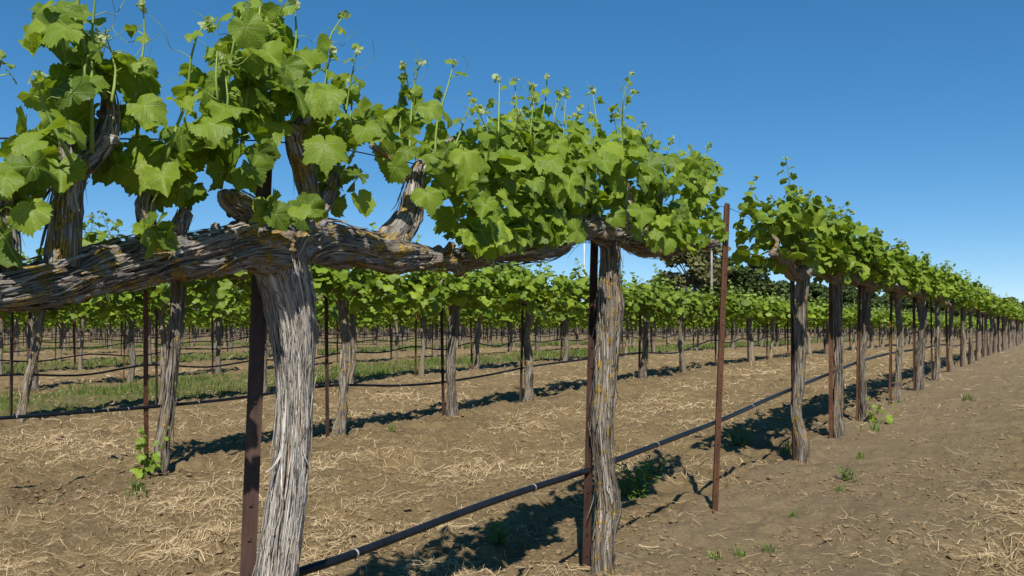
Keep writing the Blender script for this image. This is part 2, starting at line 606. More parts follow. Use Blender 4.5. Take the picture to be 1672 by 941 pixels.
def knots(mb, tb, n, rnd, r=(0.008, 0.018)):
    """swollen knots and sawn stubs left by old pruning"""
    C, Rr, T, N, B, v, tw = tb
    for _ in range(n):
        i = int(rnd.integers(3, len(C) - 3))
        a = rnd.uniform(0, 6.28)
        d = norm(math.cos(a) * N[i] + math.sin(a) * B[i] + np.array([0, 0, 0.35]) + T[i] * rnd.normal(0, 0.4))
        q = rnd.uniform(*r)
        h = Rr[i] + q * rnd.uniform(0.2, 1.6)
        tube(mb, [C[i] + d * Rr[i] * 0.3, C[i] + d * (Rr[i] * 0.9), C[i] + d * h], [q * 1.7, q * 1.25, q * 0.85], 14, 0.005, 0.35, 0.4, int(rnd.integers(0, 99)), 2.2, 9, 3, col=(rnd.uniform(0.3, 0.8), 0, 0, 1))


# ---- leaves -----------------------------------------------------------------------------------
_LA = np.array([0, 14, 28, 40, 52, 66, 82, 97, 112, 130, 147, 163, 174, 180.0])
_LR = np.array([1.0, .89, .79, .84, .93, .84, .75, .77, .79, .70, .64, .58, .40, .12])


def leaf_shape(nout, mid, seed):
    r = np.random.default_rng(seed)
    ph = (np.arange(nout) + 0.5 * (seed % 2)) / nout * 360 - 180
    rad = np.interp(np.abs(ph), _LA, _LR * r.uniform(0.94, 1.06, len(_LA)))
    if nout > 30:
        rad = rad * (1 + 0.052 * np.where(np.arange(nout) % 2 == 0, 1, -1) * r.uniform(0.2, 1.5, nout) + 0.03 * r.normal(0, 1, nout))
    elif nout > 12:
        rad = rad * (1 + 0.07 * r.normal(0, 1, nout))
    ph = np.radians(ph)
    o = np.stack([rad * np.sin(ph), rad * np.cos(ph)], -1)
    F3 = []
    if mid:
        nm = nout // 2
        md = 0.52 * o[::2] + 0.02 * r.normal(0, 1, (nm, 2))
        xy = np.vstack([[[0, 0]], md, o])
        M = lambda i: 1 + i % nm
        O = lambda i: 1 + nm + i % nout
        for i in range(nm):
            F3 += [(0, M(i + 1), M(i)), (M(i), O(2 * i + 1), O(2 * i)), (M(i), M(i + 1), O(2 * i + 1)), (M(i + 1), O(2 * i + 2), O(2 * i + 1))]
    else:
        xy = np.vstack([[[0, 0]], o])
        F3 = [(0, 1 + (i + 1) % nout, 1 + i) for i in range(nout)]
    x, y = xy[:, 0], xy[:, 1]
    rr = np.hypot(x, y)
    p = np.arctan2(x, y)
    fold, droop = r.uniform(-0.05, 0.55), r.uniform(0.0, 0.6)
    z = fold * np.abs(x) - droop * rr ** 2 + 0.10 * rr * np.sin(3 * p + r.uniform(0, 6)) + 0.09 * rr * np.sin(5 * p + r.uniform(0, 6)) + 0.05 * rr ** 2 * np.sin(9 * p + r.uniform(0, 6))
    z = z + 0.12 * x * r.normal(0, 1) * y
    return np.stack([x, y - 0.0, z], -1), np.array(F3), xy


LEAVES = {0: [leaf_shape(60, True, 100 + i) for i in range(9)],
          1: [leaf_shape(22, True, 200 + i) for i in range(7)],
          2: [leaf_shape(10, False, 300 + i) for i in range(6)],
          3: [leaf_shape(6, False, 400 + i) for i in range(5)]}


def norm(v):
    return v / (np.linalg.norm(v, axis=-1, keepdims=True) + 1e-12)


def put_leaves(mb, pos, T, Nn, size, tint, lod, rnd):
    pos, T, Nn, size = map(np.asarray, (pos, T, Nn, size))
    if len(pos) == 0:
        return
    z = norm(Nn)
    y = norm(T - z * np.sum(T * z, -1, keepdims=True))
    x = np.cross(y, z)
    Rm = np.stack([x, y, z], -1)
    var = rnd.integers(0, len(LEAVES[lod]), len(pos))
    for k, (tv, tf, uv) in enumerate(LEAVES[lod]):
        ii = np.where(var == k)[0]
        if not len(ii):
            continue
        asp = rnd.uniform(0.88, 1.12, (len(ii), 1, 1)) * np.array([1, 0, 0]) + np.array([0, 1, 0]) + rnd.uniform(0.5, 1.5, (len(ii), 1, 1)) * np.array([0, 0, 1])
        V = np.einsum('nij,nvj->nvi', Rm[ii], tv[None] * asp) * size[ii][:, None, None] + pos[ii][:, None, :]
        nv = len(tv)
        Fc = (tf[None] + (np.arange(len(ii)) * nv)[:, None, None]).reshape(-1, 3)
        mb.add(V.reshape(-1, 3), Fc, None, np.tile(uv, (len(ii), 1)), np.repeat(tint[ii], nv, 0))


def tints(n, rnd, age=0.0, pale=0.0):
    c = np.zeros((n, 4))
    c[:, 0] = np.clip(rnd.normal(0.5, 0.27, n), 0, 1)
    c[:, 1] = np.clip(age + rnd.normal(0, 0.06, n), 0, 1)
    c[:, 2] = pale
    c[:, 3] = 1
    return c


def shoot(stem, lv, pts, r0, rnd, lod, lsize=0.065, step=0.055, face=None, bare=0.0, tip=True, sides=5):
    """a green cane with alternate leaves on stalks, smaller and paler to the tip"""
    n = len(pts)
    rad = np.linspace(r0, r0 * 0.35, n)
    C, Rr = resample(pts, rad, 0.03)
    tube(stem, pts, rad, sides, 0.03, col=(rnd.uniform(0.1, 0.8), 0, 0, 1))
    T = norm(np.gradient(C, axis=0))
    v = np.concatenate([[0], np.cumsum(np.linalg.norm(np.diff(C, axis=0), axis=1))])
    tot = v[-1]
    P_, T_, N_, S_, C_ = [], [], [], [], []
    d = bare + step * 0.3
    side = rnd.uniform(0, 6.28)
    while d < tot:
        f = d / tot
        p = np.array([np.interp(d, v, C[:, i]) for i in range(3)])
        t = np.array([np.interp(d, v, T[:, i]) for i in range(3)])
        sz = lsize * (1.05 - 0.80 * f ** 1.5) * rnd.uniform(0.8, 1.15)
        side += math.pi + rnd.normal(0, 0.5)
        out = np.array([math.cos(side), math.sin(side), 0.0])
        if face is not None:
            out = norm(out + face * 0.5)
        pd = norm(out + t * rnd.uniform(0.2, 0.7))
        pl = sz * rnd.uniform(0.7, 1.3)
        e = p + pd * pl
        if sz > 0.012:
            tube(stem, [p, p + pd * pl * 0.5 + np.array([0, 0, pl * 0.06]), e], [0.0014, 0.0012, 0.001], 3, 0.03, col=(rnd.uniform(0.3, 1), 0, 0, 1), cap=False)
        P_.append(e)
        T_.append(norm(out * 1.0 + np.array([0, 0, -0.75 + 0.5 * f]) + rnd.normal(0, 0.3, 3)))
        N_.append(norm(out * 0.55 + np.array([0, 0, 0.75]) + (face * 0.45 if face is not None else 0) + rnd.normal(0, 0.35, 3)))
        S_.append(sz)
        ag = np.clip(0.15 + 0.85 * (f - 0.35) / 0.65, 0.02, 1)
        C_.append((rnd.uniform(0.2, 0.9), ag * rnd.uniform(0.5, 1), 0, 1))
        d += step * (1.05 - 0.5 * f) * rnd.uniform(0.8, 1.2)
    if tip:
        for _ in range(6 if lod == 0 else 5):
            u = norm(T[-1] + rnd.normal(0, 0.6, 3))
            P_.append(C[-1] + rnd.normal(0, 0.006, 3))
            T_.append(u)
            N_.append(norm(rnd.normal(0, 1, 3)))
            S_.append(rnd.uniform(0.007, 0.017) * max(0.75, lsize / 0.065))
            C_.append((0.8, 1.0, rnd.uniform(0.0, 0.85) , 1))
        if lod < 2:
            # a tendril curling off below the tip
            b = C[int(len(C) * 0.72)]
            u = norm(np.array([rnd.normal(), rnd.normal(), 0.5]))
            w = np.cross(u, [0, 0, 1.0])
            q = [b + u * 0.02 * k + (w * math.sin(k * 1.7) + np.array([0, 0, math.cos(k * 1.7)])) * 0.006 * k for k in range(5)]
            tube(stem, q, [0.0009, 0.0008, 0.0007, 0.0006, 0.0005], 3, 0.01, col=(0.6, 0, 0, 1), cap=False)
    put_leaves(lv, P_, T_, N_, S_, np.array(C_), lod, rnd)


# ----------------------------------------------------------------------------------------------
# generic vines: shared meshes, cordon height is local z = 0
# ----------------------------------------------------------------------------------------------
def gen_trunk(seed, lod):
    r = np.random.default_rng(1000 + seed)
    mb = MB()
    w = r.uniform(0.029, 0.039)
    k = 7
    z = np.linspace(-0.12, 1.0, k)
    b = np.cumsum(r.normal(0, 0.014, (k, 2)), 0)
    t = (np.clip(z, 0, 1))[:, None]
    b = b - b[1] * (1 - t) - b[-1] * t
    pts = np.stack([b[:, 0], b[:, 1], z], -1)
    rad = w * np.array([1.30, 1.15, 0.95, 0.9, 0.92, 1.0, 1.18]) * r.uniform(0.9, 1.1, k)
    if lod == 1:
        tb = tube(mb, pts, rad, 28, 0.012, 0.34, 0.40, seed, 2.6, 3.0, r.uniform(-1.5, 1.5))
        strips(mb, tb, 60, (0.08, 0.3), (0.002, 0.006), 0.012, r)
    else:
        tube(mb, pts, rad, 10, 0.07, 0.2, 0.25, seed, 2.0, 3.0)
    return mb


def gen_arm(seed, lod, sgn):
    """one woody arm with its short spurs; returns the mesh and the spur tips"""
    r = np.random.default_rng(2000 + seed * 2 + (sgn > 0))
    mb = MB()
    L = r.uniform(0.74, 0.80)
    xs = np.array([0, 0.1, 0.28, 0.5, L])
    pts = np.stack([xs * sgn, r.normal(0, 0.025, 5) * (xs > 0.05), np.array([-0.05, 0.0, 0.01, 0.0, 0.0]) + r.normal(0, 0.02, 5) * (xs > 0.05)], -1)
    rad = np.array([0.045, 0.040, 0.036, 0.030, 0.017])
    sg, dl = (20, 0.014) if lod == 1 else (7, 0.08)
    tb = tube(mb, pts, rad, sg, dl, 0.25, 0.35, seed + 50, 2.2, 4.0, 2.0)
    if lod == 1:
        strips(mb, tb, 40, (0.05, 0.18), (0.0015, 0.004), 0.006, r)
    C = tb[0]
    tips = []
    for i in range(5):
        f = (i + r.uniform(0.2, 0.9)) / 5
        b = C[int(f * (len(C) - 1))]
        h = r.uniform(0.07, 0.17)
        e = b + np.array([r.normal(0, 0.04), r.normal(0, 0.05), h])
        m = (b + e) / 2 + r.normal(0, 0.015, 3)
        tube(mb, [b, m, e], [0.020, 0.014, 0.009], 10 if lod == 1 else 5, dl * 1.3, 0.2, 0.3, seed + i, 2, 5)
        tips.append(e)
    return mb, tips


def gen_foliage(seed, lod, tips, dense=1.0):
    r = np.random.default_rng(3000 + seed)
    st, lv = MB(), MB()
    sides = 4 if lod == 1 else 3
    for e in tips:
        for _ in range(r.integers(2, 4)):
            h = r.uniform(0.15, 0.40) if r.random() < 0.8 else r.uniform(0.36, 0.52)
            d = np.array([r.normal(0, 0.28), r.normal(0, 0.32), 1.0])
            p = [e - np.array([0, 0, 0.02]), e + d * h * 0.4 + r.normal(0, 0.015, 3), e + d * h * 0.75 + r.normal(0, 0.02, 3), e + d * np.array([0.8, 0.8, 1]) * h + r.normal(0, 0.03, 3)]
            shoot(st, lv, p, 0.0038, r, lod, 0.068 if lod < 3 else 0.09, 0.052 if lod == 1 else 0.065, sides=sides, tip=lod < 3)
    # leaves that fill the canopy round the arms
    n = int((230 if lod == 1 else 190) * dense)
    x = r.uniform(-0.84, 0.84, n)
    lump = 0.10 * np.sin(x * 7 + seed) + 0.06 * np.sin(x * 15 + seed * 2)
    z = r.uniform(0.0, 0.36, n) + lump * 0.45
    wd = 0.20 + 0.04 * np.sin(x * 9 + seed)
    ay = r.uniform(0, 6.28, n)
    y = np.sign(r.normal(0, 1, n)) * wd * np.sqrt(r.random(n))
    out = np.stack([r.normal(0, 0.4, n), y / 0.2, np.zeros(n)], -1)
    N = norm(out * 0.75 + np.array([0, 0, 0.65]) + r.normal(0, 0.4, (n, 3)))
    T = norm(out * 0.6 + np.array([0, 0, -0.8]) + r.normal(0, 0.45, (n, 3)))
    s = r.uniform(0.042, 0.078, n) * (1.0 if lod == 1 else 1.15)
    put_leaves(lv, np.stack([x, y, z], -1), T, N, s, tints(n, r, np.clip(z * 0.5, 0, 0.3)), lod, r)
    # the green canes count as foliage at this size
    lv.merge(st)
    return lv


def make_set(lod, count):
    out = []
    for i in range(count):
        tr = gen_trunk(i + lod * 20, lod)
        a, ta = gen_arm(i + lod * 20, lod, 1)
        b, tb = gen_arm(i + lod * 20, lod, -1)
        fo = gen_foliage(i + lod * 20, lod, ta + tb)
        tm = M_TRUNKL if i % 2 == 0 else M_TRUNK
        out.append((tr.mesh('vine_trunk', tm), a.mesh('vine_cordon', M_ARM), b.mesh('vine_cordon', M_ARM), fo.mesh('vine_foliage', M_LEAF)))
    return out


SETS = {1: make_set(1, 6), 2: make_set(2, 6)}


def place_vine(D, s, lod, var, label, group, H=None, lean=(0, 0), flip=False, rnd=rng, fol=1.0, trunk_var=None, thick=1.0, drop=0.0):
    b = P(D, s)
    g = float(ground_z(b[:1], b[1:2], False)[0])
    b[2] = g - 0.01
    root = empty('grapevine', b, label, 'grapevine', group)
    root.rotation_euler = (0, 0, HEAD + (math.pi if flip else 0))
    if H is None:
        H = EYE + (0.252 if abs(D - D1) < 0.3 else 0.235) * U + rnd.normal(0, 0.012) - g
    tm, a1, a2, fo = SETS[lod][var]
    if trunk_var is not None:
        tm = SETS[lod][trunk_var][0]
    t = inst('trunk', tm, root)
    lx, ly = lean
    if flip:
        lx, ly = -lx, -ly
    q = Vector((0, 0, 1)).rotation_difference(Vector((lx, ly, H)))
    t.rotation_mode = 'QUATERNION'
    t.rotation_quaternion = q @ Quaternion((0, 0, 1), rnd.uniform(0, 6.28))
    t.scale = (thick, thick, math.sqrt(H * H + lx * lx + ly * ly))
    inst('cordon', a1, root, (lx, ly, H))
    inst('cordon', a2, root, (lx, ly, H))
    f = inst('foliage', fo, root, (lx, ly, H - drop))
    f.scale = (1, 1.0 if drop == 0 else 1.3, fol)
    return root


# ---- steel stakes -----------------------------------------------------------------------------
def stake_mesh(mat, studs):
    """a rolled T-section stake, one metre long, with a blunt bevelled top"""
    mb = MB()
    w, t, d = 0.0165, 0.0028, 0.022
    prof = np.array([(-w, 0), (w, 0), (w, t), (t, t + 0.0015), (t * 0.8, d), (-t * 0.8, d), (-t, t + 0.0015), (-w, t)])
    zs = [-0.3, 0.0, 0.5, 0.992, 1.0]
    sc = [1, 1, 1, 1, 0.82]
    n = len(prof)
    V = np.concatenate([np.concatenate([prof * k, np.full((n, 1), z)], 1) for z, k in zip(zs, sc)])
    f4 = [(a * n + i, a * n + (i + 1) % n, (a + 1) * n + (i + 1) % n, (a + 1) * n + i) for a in range(len(zs) - 1) for i in range(n)]
    e = (len(zs) - 1) * n
    top = [(e + 0, e + 1, e + 2, e + 7), (e + 7, e + 2, e + 3, e + 6), (e + 6, e + 3, e + 4, e + 5)]
    mb.add(V, None, f4 + top)
    if studs:
        for z in np.arange(0.05, 0.98, 0.055):
            s = 0.0035
            c = np.array([(x, y, zz) for zz in (z - s, z + s * 0.5) for x, y in ((-s, -0.0045), (s, -0.0045), (s, 0.001), (-s, 0.001))])
            mb.add(c, None, [(0, 1, 5, 4), (1, 2, 6, 5), (3, 0, 4, 7), (4, 5, 6, 7), (3, 2, 1, 0)])
    return mb.mesh('steel_stake', mat, None, False)


ST_NEAR = stake_mesh(M_RUST, True)
ST_ORANGE = stake_mesh(M_RUSTO, True)
ST_FAR = stake_mesh(M_RUST, False)


def place_stake(base, top, me, label, group, yaw=0.0):
    base, top = np.asarray(base), np.asarray(top)
    o = inst('steel_stake', me, None, base)
    v = Vector(top - base)
    o.rotation_mode = 'QUATERNION'
    o.rotation_quaternion = Vector((0, 0, 1)).rotation_difference(v) @ Quaternion((0, 0, 1), yaw)
    o.scale = (1, 1, v.length)
    return tag(o, label, 'stake', group)


# ----------------------------------------------------------------------------------------------
# THE SETTING: ground and its litter
# ----------------------------------------------------------------------------------------------
def zones(x, y):
    D, s = rowcoord(x, y)
    k = np.floor((D - D1) / ROWGAP)
    q = (D - D1) / ROWGAP - k                      # 0 at a row, 1 at the next
    mid = sstep(0.10, 0.24, q) * (1 - sstep(0.80, 0.95, q))
    inside = D > D1 - 0.2
    straw = np.where(inside, 0.25 + 0.75 * mid, 0.15)
    # the near track: bare, then a band of straw further out
    tr = np.where(D < D1, sstep(0.55, 0.15, D) * (0.35 + 0.6 * (np.exp(-((D + 0.35) / 0.5) ** 2))), 0)
    straw = np.where(inside, straw, 0.06 + tr)
    green = np.where((k == 2) | (k == 4) | (k == 7) | (k == 10), mid, 0.0) * inside
    green = green + np.where(D < D1, 0.22 * np.exp(-((D - 0.45) / 0.25) ** 2), 0)
    bare = np.where(D < D1 + 0.15, sstep(0.1, 0.5, D), 0)
    far = sstep(150, 260, np.hypot(x, y))
    green = np.maximum(green, far * 0.8)
    return np.clip(straw * (1 - green * 0.7), 0, 1), np.clip(green, 0, 1), np.clip(bare, 0, 1)


def make_ground():
    ang = np.radians(np.concatenate([np.arange(-180, -38, 6.0), np.arange(-38, 38.01, 0.125), np.arange(42, 180, 6.0)]))
    r = np.concatenate([np.linspace(0.3, 2.6, 10), np.exp(np.arange(math.log(2.8), math.log(28), 0.0068)), np.exp(np.arange(math.log(29), math.log(6000), 0.06))])
    A, Rr = np.meshgrid(ang, r)
    x, y = (Rr * np.sin(A)).ravel(), (Rr * np.cos(A)).ravel()
    z = ground_z(x, y)
    na, nr = len(ang), len(r)
    idx = np.arange(na * nr).reshape(nr, na)
    q = np.stack([idx[:-1], idx[1:], np.roll(idx, -1, 1)[1:], np.roll(idx, -1, 1)[:-1]], -1).reshape(-1, 4)
    V = np.vstack([np.stack([x, y, z], -1), [[0, 0, 0]]])
    c = na * nr
    f3 = [(c, idx[0][i], idx[0][(i + 1) % na]) for i in range(na)]
    s, g, b = zones(V[:, 0], V[:, 1])
    mb = MB()
    mb.add(V, f3, q, None, np.stack([s, g, b, np.ones(len(s))], -1))
    o = mb.build('ground', M_GROUND)
    tag(o, 'brown tilled vineyard soil with trodden straw between the rows', 'ground', None, 'structure')


make_ground()


def wedge(n, y0, y1, rnd, pw=0.0, amax=0.62):
    """points in the camera's field, density falling with distance"""
    u = rnd.random(n)
    Y = np.exp(math.log(y0) + u * (math.log(y1) - math.log(y0)))
    a = rnd.uniform(-amax, amax, n)
    return a * Y, Y


def make_straw():
    r = np.random.default_rng(5)
    x, y = wedge(230000, 2.9, 30, r)
    s, g, b = zones(x, y)
    pt = noise2(x * 1.3, y * 1.3, 31) * 0.6 + noise2(x * 3.7, y * 3.7, 32) * 0.5
    pr = np.clip(s * (0.06 + 1.5 * np.clip(pt + 0.02, 0, 1)), 0.01, 1)
    keep = r.random(len(x)) < pr * 0.75
    x, y = x[keep], y[keep]
    n = len(x)
    L = r.uniform(0.018, 0.085, n) * np.where(r.random(n) < 0.20, 2.2, 1.0) * np.clip(1 + (y - 4) * 0.03, 1, 1.6)
    th = r.uniform(0, math.pi * 2, n)
    k = r.normal(0, 3.2, n) * np.where(r.random(n) < 0.25, 3.0, 1.0)     # bend
    w = r.uniform(0.0004, 0.0011, n) * np.where(r.random(n) < 0.05, 1.8, 1) * np.clip(y / 4.5, 1, 3.0)
    lift = np.abs(r.normal(0, 0.10, n)) * L
    m = 5
    t = np.linspace(0, 1, m)
    px, py = np.zeros((n, m)), np.zeros((n, m))
    kink = r.normal(0, 0.5, n) * (r.random(n) < 0.5)
    kj = r.integers(1, m, n)
    for j in range(1, m):
        ang = th + k * L * (t[j] - 0.5) + kink * (j >= kj)
        px[:, j] = px[:, j - 1] + np.cos(ang) * L / (m - 1)
        py[:, j] = py[:, j - 1] + np.sin(ang) * L / (m - 1)
    X, Y = x[:, None] + px, y[:, None] + py
    Z = ground_z(X.ravel(), Y.ravel()).reshape(n, m) + 0.004 + r.uniform(0, 0.006, n)[:, None]
    up = (r.random(n) < 0.3)[:, None]
    Z = Z + lift[:, None] * np.where(up, t[None] ** 1.5 * 2.2, np.sin(t * math.pi)[None])
    dx, dy = np.gradient(X, axis=1), np.gradient(Y, axis=1)
    l = np.hypot(dx, dy) + 1e-9
    ox, oy = -dy / l * w[:, None], dx / l * w[:, None]
    A = np.stack([X - ox, Y - oy, Z], -1)
    B = np.stack([X + ox, Y + oy, Z + w[:, None] * 0.3], -1)
    Cc = np.stack([X, Y, Z + w[:, None] * 1.0], -1)
    V = np.stack([A, Cc, B], 2).reshape(-1, 3)                  # n, m, 3
    base = (np.arange(n) * m * 3)[:, None, None] + (np.arange(m - 1) * 3)[None, :, None]
    f = np.concatenate([base + np.array([0, 1, 4, 3]), base + np.array([1, 2, 5, 4])]).reshape(-1, 4)
    c = np.zeros((n, 4))
    c[:, 0] = r.random(n) ** 1.2
    c[:, 3] = 1
    mb = MB()
    mb.add(V, None, f, None, np.repeat(c, m * 3, 0))
    tag(mb.build('straw', M_STRAW), 'pale dry straw and prunings strewn over the tilled soil', 'straw', None, 'stuff')


make_straw()


def make_clods():
    r = np.random.default_rng(6)
    x, y = wedge(52000, 2.9, 22, r)
    pt = noise2(x * 2.3, y * 2.3, 41)
    D, s = rowcoord(x, y)
    keep = (r.random(len(x)) < np.clip(0.40 + pt * 1.2, 0.05, 1)) 
    x, y = x[keep], y[keep]
    n = len(x)
    ico = []
    ph = (1 + 5 ** .5) / 2
    iv = norm(np.array([(-1, ph, 0), (1, ph, 0), (-1, -ph, 0), (1, -ph, 0), (0, -1, ph), (0, 1, ph), (0, -1, -ph), (0, 1, -ph), (ph, 0, -1), (ph, 0, 1), (-ph, 0, -1), (-ph, 0, 1)], float))
    ifc = np.array([(0, 11, 5), (0, 5, 1), (0, 1, 7), (0, 7, 10), (0, 10, 11), (1, 5, 9), (5, 11, 4), (11, 10, 2), (10, 7, 6), (7, 1, 8), (3, 9, 4), (3, 4, 2), (3, 2, 6), (3, 6, 8), (3, 8, 9), (4, 9, 5), (2, 4, 11), (6, 2, 10), (8, 6, 7), (9, 8, 1)])
    sz = r.uniform(0.003, 0.010, n) * np.where(r.random(n) < 0.06, 2.4, 1)
    V = iv[None] * r.uniform(0.6, 1.3, (n, 12, 1)) * sz[:, None, None] * np.stack([r.uniform(.8, 1.5, n), r.uniform(.8, 1.5, n), r.uniform(.5, .8, n)], -1)[:, None, :]
    V = V + np.stack([x, y, ground_z(x, y) + sz * 0.15], -1)[:, None, :]
    f = (ifc[None] + (np.arange(n) * 12)[:, None, None]).reshape(-1, 3)
    mb = MB()
    mb.add(V.reshape(-1, 3), f)
    tag(mb.build('soil_crumbs', M_CLOD, None, None, False), 'loose brown clods scattered over the tilled soil', 'soil', None, 'stuff')


make_clods()


def make_grass():
    r = np.random.default_rng(8)
    x, y = wedge(230000, 6, 48, r)
    s, g, b = zones(x, y)
    D, _ = rowcoord(x, y)
    pt = noise2(x * 0.8, y * 0.8, 51) * 0.5 + noise2(x * 2.9, y * 2.9, 52) * 0.5
    keep = (r.random(len(x)) < np.clip(g * (0.5 + pt * 1.3), 0, 1)) & (D > D1)
    x, y = x[keep], y[keep]
    n = len(x)
    h = r.uniform(0.03, 0.10, n) * (1 + y * 0.012)
    w = r.uniform(0.0025, 0.005, n) * np.clip(y / 9, 1, 4)
    th = r.uniform(0, 6.28, n)
    ln = r.normal(0, 0.4, (n, 2)) * h[:, None]
    z = ground_z(x, y) - 0.005
    a = np.stack([x - np.cos(th) * w, y - np.sin(th) * w, z], -1)
    b_ = np.stack([x + np.cos(th) * w, y + np.sin(th) * w, z], -1)
    m1 = np.stack([x + ln[:, 0] * .4 - np.cos(th) * w * .7, y + ln[:, 1] * .4 - np.sin(th) * w * .7, z + h * .6], -1)
    m2 = np.stack([x + ln[:, 0] * .4 + np.cos(th) * w * .7, y + ln[:, 1] * .4 + np.sin(th) * w * .7, z + h * .6], -1)
    c_ = np.stack([x + ln[:, 0], y + ln[:, 1], z + h], -1)
    V = np.stack([a, b_, m2, m1, c_], 1).reshape(-1, 3)
    o = np.arange(n)[:, None] * 5
    cl = np.zeros((n, 4))
    cl[:, 0] = r.random(n)
    cl[:, 3] = 1
    mb = MB()
    mb.add(V, o + np.array([3, 2, 4]), o + np.array([0, 1, 2, 3]), None, np.repeat(cl, 5, 0))
    tag(mb.build('grass', M_GRASS), 'short green grass growing in the alleys beyond the third row', 'grass', None, 'stuff')


make_grass()

# ----------------------------------------------------------------------------------------------
# HERO VINE: the big pale trunk and its arms, measured on the plane of the front row
# ----------------------------------------------------------------------------------------------
def path(L, D=D1):
    """[(px, py, radius in px, depth offset)] -> points and radii"""
    pts, rad = [], []
    for q in L:
        px, py, rp = q[:3]
        d = q[3] if len(q) > 3 else 0.0
        p = W(px, py, D + d)
        pts.append(p)
        rad.append(rp / F * p[1])
    return pts, rad


TOCAM = np.array([0.12, -0.95, 0.0])


def lpx(px, D=D1):
    return F / W(px, HY, D)[1]


def clusters(lv, L, rnd, lod, D=D1, spread=0.10, smin=0.036, smax=0.066, dens=1.0, gaps=(), back=0.0):
    for cx, cy, rx, ry, n in L:
        n = int(round(n * dens))
        a, q = rnd.uniform(0, 6.28, n), np.sqrt(rnd.random(n))
        px, py = cx + rx * q * np.cos(a), cy + ry * q * np.sin(a)
        dd = rnd.normal(back, spread * 0.62, n)
        ok = np.ones(n, bool)
        for x0, x1, y0, y1 in gaps:
            ok &= ~((px > x0) & (px < x1) & (py > y0) & (py < y1))
        px, py, dd = px[ok], py[ok], dd[ok]
        n = len(px)
        if n == 0:
            continue
        pos = np.array([W(u, v, D + d) for u, v, d in zip(px, py, dd)])
        front = np.clip(-dd / spread, -1, 1)[:, None]
        out = -NRM[None] * front + ROW[None] * rnd.normal(0, 0.45, (n, 1)) + TOCAM * 0.35
        N = norm(out * 0.8 + np.array([0, 0, 0.52]) + rnd.normal(0, 0.42, (n, 3)))
        T = norm(out * 0.35 + np.array([0, 0, -0.75]) + rnd.normal(0, 0.55, (n, 3)))
        s = rnd.uniform(smin, smax, n)
        pos = pos - T * (s * 0.28)[:, None]
        put_leaves(lv, pos, T, N, s, tints(n, rnd, 0.06), lod, rnd)


def big_leaves(lv, L, rnd, D=D1):
    """single leaves one can tell apart: px, py of the blade's centre, width in px, tip angle (deg, 0 = down, + = towards the row's far end), tilt up, age"""
    for px, py, w, ang, tilt, age in L:
        d = -0.17
        p = W(px, py, D + d)
        s = 0.86 * w / 1.65 / F * p[1]
        T = np.array([math.sin(R_(ang)), -0.10, -math.cos(R_(ang))])
        N = norm(np.array([0.15, -1.0, tilt]) + rnd.normal(0, 0.10, 3))
        T = norm(T - N * (T @ N))
        put_leaves(lv, [p - T * s * 0.28], [T], [N], [s], np.array([[rnd.uniform(0.35, 0.8), age, 0, 1]]), 0, rnd)


GAPS = [(255, 312, 130, 225), (28, 62, 60, 130), (112, 232, 292, 400), (318, 372, 290, 400), (388, 474, 195, 420), (592, 634, 250, 400), (684, 728, 335, 410), (255, 302, 0, 140), (0, 30, 60, 205), (186, 232, 0, 105), (150, 196, 140, 250), (120, 165, 225, 290)]


